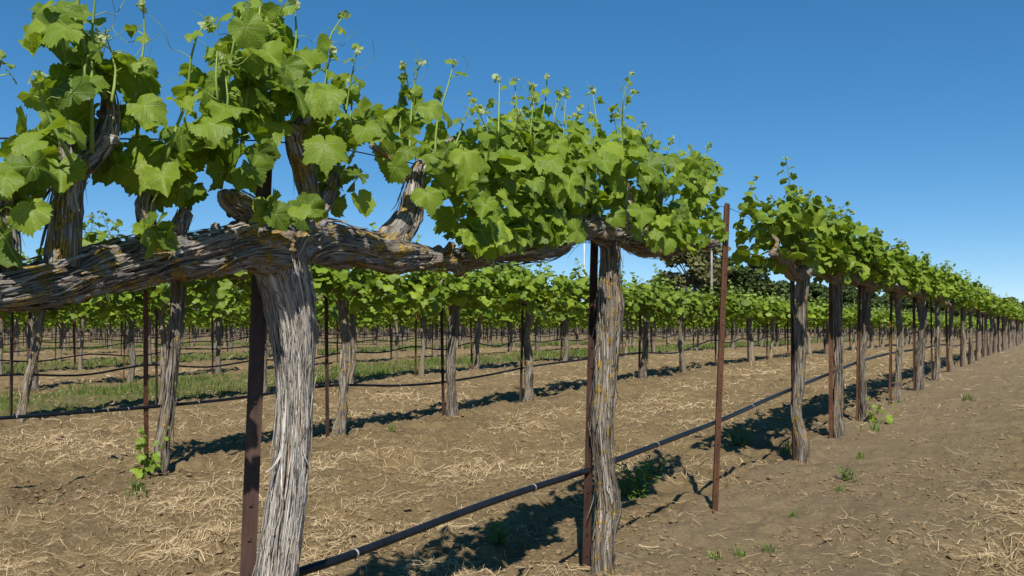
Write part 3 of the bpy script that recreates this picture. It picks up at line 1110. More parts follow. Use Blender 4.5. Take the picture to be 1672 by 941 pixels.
def hero_vine():
    r = np.random.default_rng(21)
    g = P(D1, s_at(462))
    base = W(440, 1230)
    base[2] = float(ground_z(base[:1], base[1:2], False)[0])
    root = empty('grapevine', base, 'gnarled old grapevine with the thickest trunk, pale peeling bark, lichen-spotted arms', 'grapevine', 'vines of the front row')
    # trunk
    mb = MB()
    pts, rad = path([(436, 1290, 62), (440, 1180, 50), (446, 1060, 40), (452, 941, 38), (468, 820, 36), (478, 715, 31), (481, 610, 34), (479, 540, 39), (472, 485, 44), (462, 440, 48), (452, 398, 46), (440, 372, 30)])
    rad = [q * (0.80 if i < 7 else 0.88) for i, q in enumerate(rad)]
    tb = tube(mb, pts, rad, 72, 0.006, 0.20, 0.16, 3, 3.4, 2.2, 0.7)
    strips(mb, tb, 560, (0.08, 0.45), (0.0006, 0.0026), 0.006, r)
    strips(mb, tb, 26, (0.05, 0.14), (0.0015, 0.004), 0.035, r, vmin=0.35, vmax=1.0)
    mb.build('trunk', M_PALE, root, base)
    # arms
    for L, sd, ns in (([(470, 425, 34), (430, 408, 42), (390, 405, 37), (330, 414, 35), (270, 421, 33), (215, 430, 40), (150, 442, 38), (90, 458, 41), (30, 468, 38), (-40, 474, 34), (-140, 470, 28), (-330, 462, 18)], 5, 330),
                      ([(458, 430, 34), (478, 400, 40), (525, 393, 34), (580, 404, 30), (640, 414, 27), (700, 423, 18), (750, 425, 17), (800, 420, 13)], 9, 260)):
        mb = MB()
        pts, rad = path(L)
        tb = tube(mb, pts, rad, 60, 0.007, 0.34, 0.34, sd, 3.0, 5.5, 2.6)
        knots(mb, tb, 16, r)
        strips(mb, tb, ns, (0.03, 0.16), (0.0012, 0.004), 0.007, r)
        mb.build('cordon', M_ARM, root, base)
    # spurs
    for L in ([(92, 435, 27), (100, 370, 25), (108, 320, 22), (122, 280, 19), (152, 252, 17), (172, 222, 16), (181, 185, 13), (177, 148, 11)],
              [(118, 285, 13), (110, 245, 10), (109, 195, 8)],
              [(8, 450, 16), (14, 400, 15), (10, 350, 13), (16, 300, 10)],
              [(245, 410, 16), (240, 372, 12), (236, 338, 12), (240, 318, 9)],
              [(275, 400, 15), (292, 372, 12), (303, 346, 11)],
              [(445, 395, 30), (424, 358, 24), (398, 338, 20), (372, 322, 16), (368, 312, 11)],
              [(520, 395, 24), (508, 350, 21), (500, 305, 18), (492, 265, 16), (482, 225, 11), (505, 190, 7), (514, 165, 5)],
              [(492, 275, 10), (470, 220, 8), (448, 205, 6)],
              [(520, 345, 12), (538, 312, 12), (548, 285, 8)],
              [(618, 412, 24), (648, 385, 22), (668, 352, 20), (674, 315, 17), (684, 280, 13), (700, 262, 9)],
              [(676, 300, 7), (640, 262, 5), (606, 238, 4.5)],
              [(690, 275, 6), (722, 240, 4.5), (742, 225, 3)],
              [(752, 428, 12), (765, 395, 9), (760, 370, 7)]):
        mb = MB()
        pts, rad = path(L)
        tb = tube(mb, pts, rad, 36, 0.006, 0.26, 0.28, int(L[0][0]), 2.6, 5.0, 2.0)
        if L[0][2] > 12:
            knots(mb, tb, 4, r, (0.006, 0.011))
            strips(mb, tb, int(L[0][2] * 3), (0.03, 0.10), (0.0012, 0.004), 0.006, r)
        mb.build('spur', M_ARM, root, base)
    # green shoots, each a part; their leaves gather in the foliage
    lv = MB()
    SH = [([(172, 160), (145, 105), (132, 50), (124, -30), (118, -110)], 0.0062, 0.07),
          ([(150, 250), (150, 150), (150, 60), (160, -40)], 0.004, 0.07),
          ([(224, 220), (226, 130), (236, 65), (233, 5)], 0.003, 0.045),
          ([(272, 270), (282, 225), (304, 165), (312, 95), (322, 55), (345, 38)], 0.0035, 0.045),
          ([(290, 240), (300, 205), (311, 150)], 0.0028, 0.03),
          ([(120, 270), (70, 170), (60, 130)], 0.0035, 0.06),
          ([(395, 240), (408, 120), (420, 55), (428, -25)], 0.0048, 0.075),
          ([(380, 250), (372, 150), (384, 60), (402, 8)], 0.004, 0.06),
          ([(468, 190), (474, 120), (484, 60), (480, 5)], 0.0045, 0.07),
          ([(532, 240), (532, 150), (536, 70), (563, 22)], 0.0042, 0.05),
          ([(560, 240), (568, 160), (583, 82)], 0.0032, 0.045),
          ([(455, 200), (440, 120), (446, 40)], 0.004, 0.07),
          ([(652, 260), (655, 190), (666, 140), (660, 112)], 0.004, 0.055),
          ([(668, 262), (672, 180), (680, 120), (688, 103)], 0.0034, 0.045),
          ([(710, 262), (714, 200), (730, 145), (742, 100)], 0.0038, 0.05),
          ([(730, 270), (752, 215), (770, 162)], 0.0034, 0.045),
          ([(-10, 300), (-20, 200), (2, 100)], 0.0035, 0.05)]
    for L, r0, ls in SH:
        st = MB()
        j = r.normal(0, 0.05)
        pts = [W(a, b, D1 + j + r.normal(0, 0.012)) for a, b in L]
        shoot(st, lv, pts, r0, r, 0, ls * 0.85, 0.078, face=TOCAM * 0.5)
        st.build('shoot', M_GREEN, root, base)
    for _ in range(13):
        a = r.choice([r.uniform(70, 235), r.uniform(345, 400), r.uniform(478, 570), r.uniform(645, 765)])
        top = np.interp(a, [0, 120, 250, 330, 430, 590, 620, 780], [120, 20, 120, 90, 20, 130, 140, 170]) + r.uniform(-15, 45)
        b = top + r.uniform(80, 115)
        SH.append(([(a, b), (a + r.normal(0, 6), (top + b) / 2), (a + r.normal(0, 14), top)], 0.003, r.uniform(0.03, 0.045)))
    for L, r0, ls in SH[-13:]:
        st = MB()
        j = r.normal(0, 0.07)
        shoot(st, lv, [W(a, b, D1 + j + r.normal(0, 0.012)) for a, b in L], r0, r, 0, ls, 0.05, face=TOCAM * 0.5)
        st.build('shoot', M_GREEN, root, base)
    CL = [(100, 55, 48, 28, 8), (115, 105, 35, 30, 7), (125, 165, 50, 38, 15), (55, 235, 36, 32, 9), (80, 275, 45, 30, 12), (135, 210, 40, 28, 8),
          (8, 300, 28, 36, 11), (45, 350, 32, 36, 7), (5, 390, 14, 30, 4), (248, 182, 36, 24, 7), (205, 265, 48, 30, 13), (188, 292, 45, 20, 9), (258, 250, 46, 46, 19),
          (262, 298, 48, 36, 16), (215, 320, 30, 14, 6), (302, 325, 22, 16, 5), (195, 105, 16, 45, 5), (345, 192, 46, 34, 13), (332, 250, 54, 40, 21),
          (382, 272, 44, 36, 18), (395, 215, 36, 28, 8), (378, 125, 44, 48, 16), (425, 88, 46, 42, 16), (445, 165, 52, 48, 24), (500, 130, 52, 52, 20),
          (530, 158, 42, 38, 11), (480, 195, 46, 34, 15), (565, 212, 42, 42, 16), (535, 250, 44, 40, 12), (562, 315, 34, 32, 13), (602, 205, 22, 34, 8), (438, 22, 34, 22, 6), (300, 200, 20, 30, 3),
          (650, 170, 34, 30, 9), (650, 215, 42, 44, 22), (720, 240, 44, 38, 19), (705, 305, 34, 32, 12), (757, 275, 42, 48, 20), (757, 362, 32, 26, 11), (640, 290, 16, 40, 5)]
    clusters(lv, CL, r, 0, dens=0.66, smin=0.024, smax=0.056, gaps=GAPS, back=0.035)
    clusters(lv, [(245, 378, 26, 10, 5), (490, 346, 22, 14, 6), (448, 345, 20, 14, 4), (270, 388, 16, 8, 3), (412, 275, 40, 28, 10)], r, 0, D1 - 0.10, 0.03, 0.022, 0.042)
    BL = [(532, 246, 88, 4, 0.45, 0.0), (92, 48, 92, -72, 0.9, 0.22), (245, 178, 78, 60, 0.9, 0.15), (48, 352, 82, 8, 0.6, 0.2), (444, 92, 74, 35, 1.0, 0.15),
          (540, 156, 68, 30, 0.9, 0.15), (268, 296, 78, 18, 0.8, 0.08), (352, 205, 84, 70, 1.0, 0.2), (44, 235, 70, -40, 0.9, 0.3),
          (10, 296, 70, 20, 1.0, 0.15), (700, 322, 62, 15, 0.5, 0.0), (762, 255, 66, 10, 0.9, 0.15),
          (490, 346, 44, 15, 1.0, 0.15), (705, 180, 50, 40, 0.8, 0.2), (600, 215, 60, 20, 0.6, 0.1), (230, 60, 30, -60, 0.8, 0.4)]
    big_leaves(lv, BL, r)
    lv.build('foliage', M_LEAFN, root, base)


hero_vine()


def second_vine():
    r = np.random.default_rng(33)
    base = W(985, 955)
    base[2] = float(ground_z(base[:1], base[1:2], False)[0])
    root = empty('grapevine', base, 'grapevine with slim fibrous pale trunk hugging its stake, second along the front row', 'grapevine', 'vines of the front row')
    mb = MB()
    pts, rad = path([(984, 1000, 27), (984, 950, 23), (986, 880, 20), (992, 825, 24), (988, 770, 20), (984, 700, 20), (987, 640, 22), (993, 560, 23), (995, 500, 26), (996, 450, 21), (997, 410, 20), (996, 372, 21), (992, 358, 12)])
    rad = [q * 0.78 for q in rad]
    tb = tube(mb, pts, rad, 56, 0.007, 0.30, 0.30, 41, 3.2, 2.4, 0.9)
    strips(mb, tb, 260, (0.06, 0.32), (0.0014, 0.005), 0.016, r)
    mb.build('trunk', M_TRUNKL, root, base)
    for L, sd in (([(1000, 385, 20), (970, 374, 22), (938, 380, 20), (900, 398, 24), (850, 402, 26), (815, 408, 20), (785, 416, 13)], 45),
                  ([(990, 385, 20), (1022, 386, 19), (1050, 400, 19), (1090, 405, 16), (1130, 396, 12), (1170, 398, 6)], 47)):
        mb = MB()
        pts, rad = path(L)
        tb = tube(mb, pts, rad, 44, 0.009, 0.28, 0.3, sd, 2.8, 3.6, 2.4)
        knots(mb, tb, 9, r)
        strips(mb, tb, 150, (0.05, 0.2), (0.0015, 0.0045), 0.010, r)
        mb.build('cordon', M_ARM, root, base)
    for L in ([(845, 395, 12), (850, 350, 10), (845, 315, 7)], [(900, 390, 11), (915, 340, 9), (910, 300, 6)], [(1000, 372, 16), (1022, 335, 14), (1020, 300, 10)],
              [(1052, 395, 14), (1070, 350, 11), (1078, 310, 7)], [(1110, 395, 9), (1130, 360, 7), (1128, 330, 5)]):
        mb = MB()
        pts, rad = path(L)
        tube(mb, pts, rad, 24, 0.01, 0.26, 0.28, int(L[0][0]), 2.6, 5.0, 2.0)
        mb.build('spur', M_ARM, root, base)
    lv = MB()
    SH = [([(815, 300), (814, 220), (816, 128)], 0.0042, 0.05), ([(842, 300), (846, 210), (840, 130)], 0.004, 0.055), ([(880, 310), (882, 220), (891, 160), (893, 128)], 0.0042, 0.055),
          ([(925, 320), (930, 250), (928, 192)], 0.004, 0.05), ([(948, 320), (938, 230), (946, 175)], 0.0036, 0.05), ([(975, 280), (974, 205), (968, 148)], 0.004, 0.05),
          ([(1018, 290), (1016, 200), (1019, 155), (1030, 122)], 0.004, 0.04), ([(790, 300), (775, 230), (784, 175)], 0.004, 0.055), ([(860, 300), (866, 220), (872, 160)], 0.0036, 0.05),
          ([(1060, 320), (1056, 260), (1060, 225)], 0.0036, 0.05), ([(1098, 330), (1108, 280), (1128, 240)], 0.0036, 0.05), ([(1150, 340), (1160, 300), (1166, 268)], 0.0032, 0.045)]
    for L, r0, ls in SH:
        st = MB()
        j = r.normal(0, 0.06)
        pts = [W(a, b, D1 + j + r.normal(0, 0.015)) for a, b in L]
        shoot(st, lv, pts, r0, r, 0, ls * 0.85, 0.078, face=TOCAM * 0.5)
        st.build('shoot', M_GREEN, root, base)
    for _ in range(20):
        a = r.uniform(770, 1170)
        top = np.interp(a, [770, 850, 930, 1030, 1100, 1170], [190, 150, 160, 170, 240, 270]) + r.uniform(-20, 35)
        b = top + r.uniform(70, 110)
        st = MB()
        j = r.normal(0, 0.08)
        shoot(st, lv, [W(u, v, D1 + j + r.normal(0, 0.012)) for u, v in ((a, b), (a + r.normal(0, 5), (top + b) / 2), (a + r.normal(0, 10), top))], 0.003, r, 0, r.uniform(0.028, 0.042), 0.05, face=TOCAM * 0.5)
        st.build('shoot', M_GREEN, root, base)
    CL = [(825, 240, 62, 42, 48), (800, 300, 50, 52, 36), (885, 255, 64, 50, 60), (880, 320, 58, 42, 46), (955, 255, 56, 44, 46), (985, 295, 46, 44, 34), (1030, 290, 44, 56, 42),
          (850, 372, 52, 20, 22), (940, 335, 40, 30, 24), (1088, 310, 46, 48, 46), (1108, 365, 46, 30, 30), (1150, 320, 30, 52, 42), (1166, 378, 18, 22, 10), (1048, 245, 30, 26, 12), (1140, 280, 36, 24, 16), (1010, 345, 28, 14, 6)]
    clusters(lv, CL, r, 0, smin=0.026, smax=0.058, dens=1.15)
    clusters(lv, [(830, 383, 46, 20, 26), (900, 372, 44, 18, 24), (785, 385, 25, 24, 14), (1062, 372, 34, 22, 18), (1118, 388, 40, 20, 24)], r, 0, D1 - 0.09, 0.06, 0.03, 0.06)
    BL = [(905, 268, 54, 20, 0.8, 0.1), (845, 265, 56, 30, 0.9, 0.2), (988, 268, 56, 15, 0.9, 0.15), (930, 300, 46, 0, 0.8, 0.1), (790, 340, 54, -10, 0.6, 0.05), (876, 302, 40, 25, 0.9, 0.3), (1046, 250, 44, 35, 0.9, 0.2)]
    big_leaves(lv, BL, r)
    lv.build('foliage', M_LEAFN, root, base)


second_vine()

# ---- stakes of the near end -------------------------------------------------------------------
def gpt(px, py, D=D1):
    p = W(px, py, D)
    p[2] = float(ground_z(p[:1], p[1:2], False)[0])
    return p


place_stake(gpt(393, 1240, D1 + 0.10), W(435, 200, D1 + 0.10), ST_NEAR, 'dark rusty T-section stake standing beside the thick pale trunk', 'stakes of the front row', 0.25)
place_stake(gpt(957, 945, D1 + 0.07), W(973, 322, D1 + 0.07), ST_NEAR, 'rusty stake pressed against the slim trunk of the second vine', 'stakes of the front row', 0.5)
place_stake(gpt(1168, 830), W(1188, 332), ST_ORANGE, 'bare orange-brown stake standing alone in the gap of the front row', 'stakes of the front row', 0.55)

# ----------------------------------------------------------------------------------------------
# the rest of the front row and the rows behind
# ----------------------------------------------------------------------------------------------
ORD = ['first', 'second', 'third', 'fourth', 'fifth', 'sixth', 'seventh', 'eighth', 'ninth', 'tenth', 'eleventh', 'twelfth', 'thirteenth', 'fourteenth', 'fifteenth']
cand = []           # (Y, row, s, index)
front = [1312, 1369, 1414, 1463, 1500, 1530, 1553, 1572, 1586, 1598, 1609]
ss = [s_at(p) for p in front]
while ss[-1] < 62:
    ss.append(ss[-1] + 1.576)
for i, s in enumerate(ss):
    cand.append((float(P(D1, s)[1]), 0, s, i))
ROWS = 30
rr_ = np.random.default_rng(77)
row_s0 = {1: s_at(264, D1 + ROWGAP), 2: s_at(34, D1 + 2 * ROWGAP)}
for k in range(1, ROWS):
    D = D1 + k * ROWGAP
    s0 = row_s0.get(k, rr_.uniform(-40, -38))
    st = 1.6 if k == 1 else 1.576
    n0 = -14 if k in row_s0 else 0
    i = 0
    for j in range(n0, 140):
        s = s0 + j * st + (rr_.normal(0, 0.05) if not (k in row_s0 and j == 0) else 0)
        p = P(D, s)
        if p[1] < 2:
            continue
        px = CX + F * p[0] / p[1]
        if -120 < px < 1672 + 40 and p[1] < 130:
            if rr_.random() < 0.03 and j != 0:
                continue                      # a vine missing here and there
            cand.append((float(p[1]), k, s, i))
            i += 1
cand.sort(key=lambda c: c[0])
NIND = 292
WORDROW = ['front', 'second', 'third', 'fourth', 'fifth', 'sixth', 'seventh', 'eighth', 'ninth', 'tenth', 'eleventh', 'twelfth', 'thirteenth', 'fourteenth', 'fifteenth', 'sixteenth']

FRONT_LAB = ['grapevine just past the lone bare stake, yellow lichen down its trunk, tall bushy crown',
             'grapevine second past the lone bare stake, pale twisted trunk bulging at its foot',
             'grapevine third past the lone bare stake, a bright green sucker at its foot',
             'grapevine fourth past the lone bare stake, lichen streaking its straight trunk',
             'grapevine fifth past the lone bare stake in the receding front row',
             'grapevine sixth past the lone bare stake in the receding front row',
             'grapevine seventh past the lone bare stake in the receding front row',
             'grapevine eighth past the lone bare stake in the receding front row']
ROW2_LAB = {0: 'leaning grapevine in the second row with a green sucker sprouting beside its foot',
            1: 'second-row grapevine with a thick straight trunk, seen just past the pale front trunk',
            2: 'thin straight-trunked grapevine of the second row, next beyond the thick-trunked one',
            3: 'third grapevine beyond the leaning one in the second row, beside the slim front trunk'}


def sucker(off, n, h, rnd, parent):
    for i in range(n):
        st, lv = MB(), MB()
        b = np.array([off[0] + rnd.normal(0, 0.02), off[1] + rnd.normal(0, 0.02), 0.0])
        d = np.array([rnd.normal(0, 0.35), rnd.normal(0, 0.35), 1.0])
        shoot(st, lv, [b, b + d * h * 0.35, b + d * h * 0.7 + rnd.normal(0, 0.02, 3), b + d * h], 0.003, rnd, 1, 0.048, 0.06, tip=False)
        a = st.build('sucker', M_GREEN, parent)
        lv.build('sucker_leaves', M_LEAF, a)


rv = np.random.default_rng(91)
for c, (Y, k, s, i) in enumerate(cand[:NIND]):
    D = D1 + k * ROWGAP + (rv.normal(0, 0.03) if k else rv.normal(0, 0.012))
    lod = 1 if Y < 13 else 2
    var = int(rv.integers(0, len(SETS[lod])))
    lean = (rv.normal(0, 0.03 if k == 0 else 0.06), rv.normal(0, 0.02 if k == 0 else 0.05))
    tv, fol = None, rv.uniform(0.84, 1.0)
    if k == 0:
        grp = 'vines of the front row'
        lab = FRONT_LAB[i] if i < len(FRONT_LAB) else 'small far grapevine receding along the front row where trunks close up'
        fol = (0.82 if i == 0 else 0.74) * rv.uniform(0.93, 1.07)
        if i < 6:
            tv = [0, 1, 3, 2, 5, 4][i]
    else:
        rw = WORDROW[k] if k < len(WORDROW) else 'back'
        grp = 'vines of the %s row' % rw if k < len(WORDROW) else 'vines of the back rows'
        lab = 'grey-trunked grapevine standing in the %s row behind the front vines' % rw if k < len(WORDROW) else 'tiny grapevine standing in the far back rows'
        if k == 1:
            j = int(round((s - row_s0[1]) / 1.6))
            if j in ROW2_LAB:
                lab = ROW2_LAB[j]
                tv = {0: 1, 1: 2, 2: 3, 3: 4}[j]
                lean = {0: (0.15, -0.03), 1: (0.05, 0), 2: (0.03, 0), 3: (0.02, 0)}[j]
        if k == 2 and abs(s - row_s0[2]) < 0.01:
            lab = 'strongly leaning grapevine of the third row showing below the long lichened arm'
            lean = (0.22, -0.05)
    lean_flip = bool(rv.random() < 0.5)
    root = place_vine(D, s, lod, var, lab, grp, None, lean, lean_flip, rv, fol, tv, (0.97 if k == 0 else 1.35 if k == 1 else 1.15) * rv.uniform(0.92, 1.1), 0.0 if k == 0 else 0.14)
    if k == 0 and i == 2:
        sucker((-0.02, -0.12) if not lean_flip else (0.02, 0.12), 2, 0.20, rv, root)
    if k == 1 and abs(s - row_s0[1]) < 0.01:
        sucker((-0.14, -0.05) if not lean_flip else (0.14, 0.05), 3, 0.34, rv, root)
    # its stake
    sd = D + (0.04 if k == 0 else 0.05 + rv.normal(0, 0.02))
    so = s - (0.050 if k == 0 else 0.060) + rv.normal(0, 0.012)
    b = P(sd, so)
    b[2] = float(ground_z(b[:1], b[1:2], False)[0])
    tp = P(sd + rv.normal(0, 0.02), so + rv.normal(0, 0.025))
    tp[2] = EYE + (0.30 + rv.uniform(-0.05, 0.06)) * U
    if k == 0:
        sl = 'rusty stake beside the %s vine past the lone bare stake' % ORD[i] if i < 8 else 'small far rusty stake among the closing trunks of the front row'
        sg = 'stakes of the front row'
    else:
        rw = WORDROW[k] if k < len(WORDROW) else None
        sl = 'thin dark stake beside a vine trunk in the %s row' % rw if rw else 'thin dark stake in the far back rows'
        sg = 'stakes of the %s row' % rw if rw else 'stakes of the back rows'
        if k == 1:
            j = int(round((s - row_s0[1]) / 1.6))
            if 0 <= j < 4:
                sl = ['dark stake tied to the leaning vine of the second row', 'dark stake against the thick straight trunk in the second row',
                      'dark stake against the thin straight trunk in the second row', 'dark stake against the third trunk beyond the leaning one in the second row'][j]
    place_stake(b, tp, (ST_NEAR if Y < 9 else ST_FAR) if rv.random() < 0.6 else ST_ORANGE, sl, sg, rv.uniform(0, 3))

# the remaining hundreds of far vines and stakes, each kind one mass
mv_t, mv_f, ms = MB(), MB(), MB()
FARSET = []
for i in range(5):
    r = np.random.default_rng(600 + i)
    f = MB()
    n = 120
    x = r.uniform(-0.84, 0.84, n)
    z = r.uniform(-0.12, 0.40, n) + 0.08 * np.sin(x * 8 + i)
    y = r.normal(0, 0.14, n)
    out = np.stack([r.normal(0, 0.4, n), y / 0.15, np.zeros(n)], -1)
    put_leaves(f, np.stack([x, y, z], -1), norm(np.array([0, 0, -0.8]) + r.normal(0, 0.5, (n, 3))), norm(out * 0.7 + np.array([0, 0, 0.7]) + r.normal(0, 0.4, (n, 3))),
               r.uniform(0.075, 0.125, n), tints(n, r, 0.08), 3, r)
    t = MB()
    tube(t, [(0, 0, -1.3), (r.normal(0, .03), r.normal(0, .03), -0.6), (0, 0, 0.02)], [0.055, 0.045, 0.05], 6, 0.4, 0)
    tube(t, [(-0.75, 0, 0), (0, 0, 0), (0.75, 0, 0)], [0.02, 0.04, 0.02], 5, 0.4, 0)
    FARSET.append((f, t))
for Y, k, s, i in cand[NIND:]:
    b = P(D1 + k * ROWGAP + rv.normal(0, 0.03), s)
    a = HEAD + (math.pi if rv.random() < .5 else 0)
    M = np.eye(4)
    M[:2, :2] = [[math.cos(a), -math.sin(a)], [math.sin(a), math.cos(a)]]
    M[:3, 3] = (b[0], b[1], EYE + 0.245 * U + rv.normal(0, 0.02))
    f, t = FARSET[int(rv.integers(0, 5))]
    mv_f.merge(f, M)
    mv_t.merge(t, M)
    g = float(ground_z(b[:1], b[1:2], False)[0])
    q = b - ROW * 0.1
    w = 0.014
    V = np.array([(q[0] + x * w, q[1] + y * w, z) for z in (g - 0.1, EYE + 0.3 * U) for x, y in ((-1, -1), (1, -1), (1, 1), (-1, 1))])
    ms.add(V, None, [(0, 1, 5, 4), (1, 2, 6, 5), (2, 3, 7, 6), (3, 0, 4, 7), (4, 5, 6, 7)])
far = empty('distant_grapevines', (0, 0, 0), 'mass of far grapevines whose trunks and leaves close into a band', 'grapevines')
far['kind'] = 'stuff'
mv_f.build('foliage', M_LEAF, far)
mv_t.build('trunk', M_TRUNK, far)
tag(ms.build('distant_stakes', M_RUST), 'mass of far thin stakes among the distant vines', 'stakes', None, 'stuff')

# ----------------------------------------------------------------------------------------------
# drip hoses and wires
# ----------------------------------------------------------------------------------------------
def hose(pts, rad, label, group, clips=(), drips=0, rnd=rv):
    mb = MB()
    tb = tube(mb, pts, [rad] * len(pts), 12, 0.05)
    o = mb.build('drip_hose', M_HOSE, None, np.asarray(pts[0]))
    tag(o, label, 'drip hose', group)
    C, T = tb[0], tb[2]
    for p in clips:
        p = np.asarray(p)
        i = int(np.argmin(np.linalg.norm(C - p, axis=1)))
        c = MB()
        t = T[i]
        tube(c, [C[i] - t * 0.0028, C[i] + t * 0.0028], [rad * 1.06, rad * 1.06], 14, 0.006)
        w = np.cross(t, [0, 0, 1.0])
        tube(c, [C[i] - np.array([0, 0, rad]), C[i] - np.array([0, 0, rad * 2.2]) + w * 0.004], [0.002, 0.0015], 6, 0.01)
        c.build('hose_clip', M_CLIP, o, np.asarray(pts[0]))
    return o


HOSE_PX = [(300, 1020), (420, 963), (490, 934), (580, 904), (760, 835), (860, 800), (960, 768), (1060, 731), (1180, 685), (1270, 645), (1360, 608), (1400, 592), (1450, 578), (1500, 570), (1540, 563)]
hp = [W(a, b, D1 + 0.075) for a, b in HOSE_PX]
last = hp[-1]
for j in range(1, 30):
    p = P(D1 + 0.06, float(last @ ROW) + j * 1.5)
    p[2] = float(ground_z(p[:1], p[1:2], False)[0]) + 0.36
    hp.append(p)
hose(hp, 0.0110, 'thick black drip hose sloping along the front row behind the pale trunks', 'drip hoses',
     [W(580, 904, D1 + .075), W(868, 797, D1 + .075), W(1075, 726, D1 + .075), W(1228, 664, D1 + .075), W(1310, 628, D1 + .075)])

R2 = [(-260, 702), (-100, 690), (0, 683), (140, 673), (265, 663), (390, 650), (500, 634), (560, 629), (640, 630), (700, 627), (740, 622), (800, 612), (871, 598), (940, 589), (985, 583), (1047, 576), (1080, 577), (1110, 575)]
for k in range(1, 9):
    D = D1 + k * ROWGAP + 0.06
    pts = []
    if k == 1:
        pts = [W(a, b, D) for a, b in R2]
        s = float(pts[-1] @ ROW) + 0.8
    else:
        Ym = 3.0
        s = (Ym - D * NRM[1]) / ROW[1] if D * NRM[1] > 0 else 0
        s = s_at(-140, D)
    while s < 60:
        p = P(D, s)
        ph = (s % 1.6) / 1.6
        p[2] = float(ground_z(p[:1], p[1:2], False)[0]) + 0.42 + (0.035 if ph < 0.5 else -0.02) * (1 + 0.4 * rv.normal())
        pts.append(p)
        s += 0.8
    clips = []
    if k == 1:
        clips = [W(a, b, D) for a, b in ((25, 681), (155, 672), (178, 669), (213, 666), (325, 657), (650, 630), (728, 624))]
    hose(pts, 0.0105 if k < 3 else 0.010, 'black drip hose strung low along the %s row of vines' % WORDROW[k], 'drip hoses', clips)

for k in range(0, 3):
    mb = MB()
    if k == 0:
        pts = [W(a, b, D1 + 0.085) for a, b in ((-250, 219), (0, 226), (220, 227), (432, 230), (540, 240), (760, 285), (972, 326), (1100, 334), (1190, 340))]
        pts = [p for p in pts]
    else:
        pts = []
        s = s_at(-140, D1 + k * ROWGAP)
    s = float(pts[-1] @ ROW) + 0.5 if pts else s
    while s < 50:
        p = P(D1 + k * ROWGAP + 0.03, s)
        p[2] = EYE + 0.36 * U - 0.06 * sstep(3, 9, s) - (0.015 if int(s / 0.8) % 2 else 0)
        pts.append(p)
        s += 1.2
    tube(mb, pts, [0.0016] * len(pts), 6, 0.15)
    tag(mb.build('trellis_wire', M_WIRE, None, np.asarray(pts[0])), 'thin steel trellis wire running through the leaves of the %s row' % WORDROW[k], 'wire', 'trellis wires')

# loose wire tie twisted round the near stake
# ----------------------------------------------------------------------------------------------
# weeds, prunings
# ----------------------------------------------------------------------------------------------
def weed_mesh(seed, kind):
    r = np.random.default_rng(seed)
    mb = MB()
    if kind == 'grass':
        n = 46
        for _ in range(n):
            a, h = r.uniform(0, 6.28), r.uniform(0.03, 0.10)
            b = np.array([r.normal(0, 0.025), r.normal(0, 0.025), -0.01])
            d = np.array([math.cos(a), math.sin(a), 0])
            lean = r.uniform(0.1, 0.9)
            w = np.array([-d[1], d[0], 0]) * r.uniform(0.0012, 0.0026)
            m = b + d * h * lean * 0.35 + np.array([0, 0, h * 0.65])
            e = b + d * h * lean + np.array([0, 0, h * (1 - 0.35 * lean)])
            mb.add([b - w, b + w, m + w, m - w, e], [(3, 2, 4)], [(0, 1, 2, 3)], None, (r.random(), 0, 0, 1))
    else:
        for _ in range(16):
            a, h = r.uniform(0, 6.28), r.uniform(0.05, 0.19)
            d = np.array([math.cos(a), math.sin(a), 0]) * r.uniform(0.3, 1.0)
            b = np.array([r.normal(0, 0.02), r.normal(0, 0.02), -0.01])
            pts = [b, b + d * h * 0.4 + np.array([0, 0, h * 0.6]), b + d * h * 0.9 + np.array([0, 0, h])]
            tube(mb, pts, [0.0018, 0.0014, 0.0008], 4, 0.03, col=(0.4, 0, 0, 1))
            C, _r = resample(pts, [1, 1, 1], 0.02)
            for p in C[1:]:
                for sd in (-1, 1):
                    L = r.uniform(0.018, 0.042)
                    u = norm(np.array([-d[1], d[0], 0]) * sd + d * 0.7 + np.array([0, 0, r.uniform(-0.2, 0.5)]))
                    q = norm(np.cross(u, [0, 0, 1.0]) + r.normal(0, 0.2, 3))
                    k = np.cross(u, q) * 0.1
                    V = [p, p + u * L * .35 + q * L * .24 + k * L, p + u * L * .75 + q * L * .17 + k * L, p + u * L, p + u * L * .75 - q * L * .17 + k * L, p + u * L * .35 - q * L * .24 + k * L]
                    mb.add(V, None, [(0, 1, 2, 3), (0, 3, 4, 5)], None, (r.random(), 0, 0, 1))
    return mb.mesh('weed_plant', M_WEED)


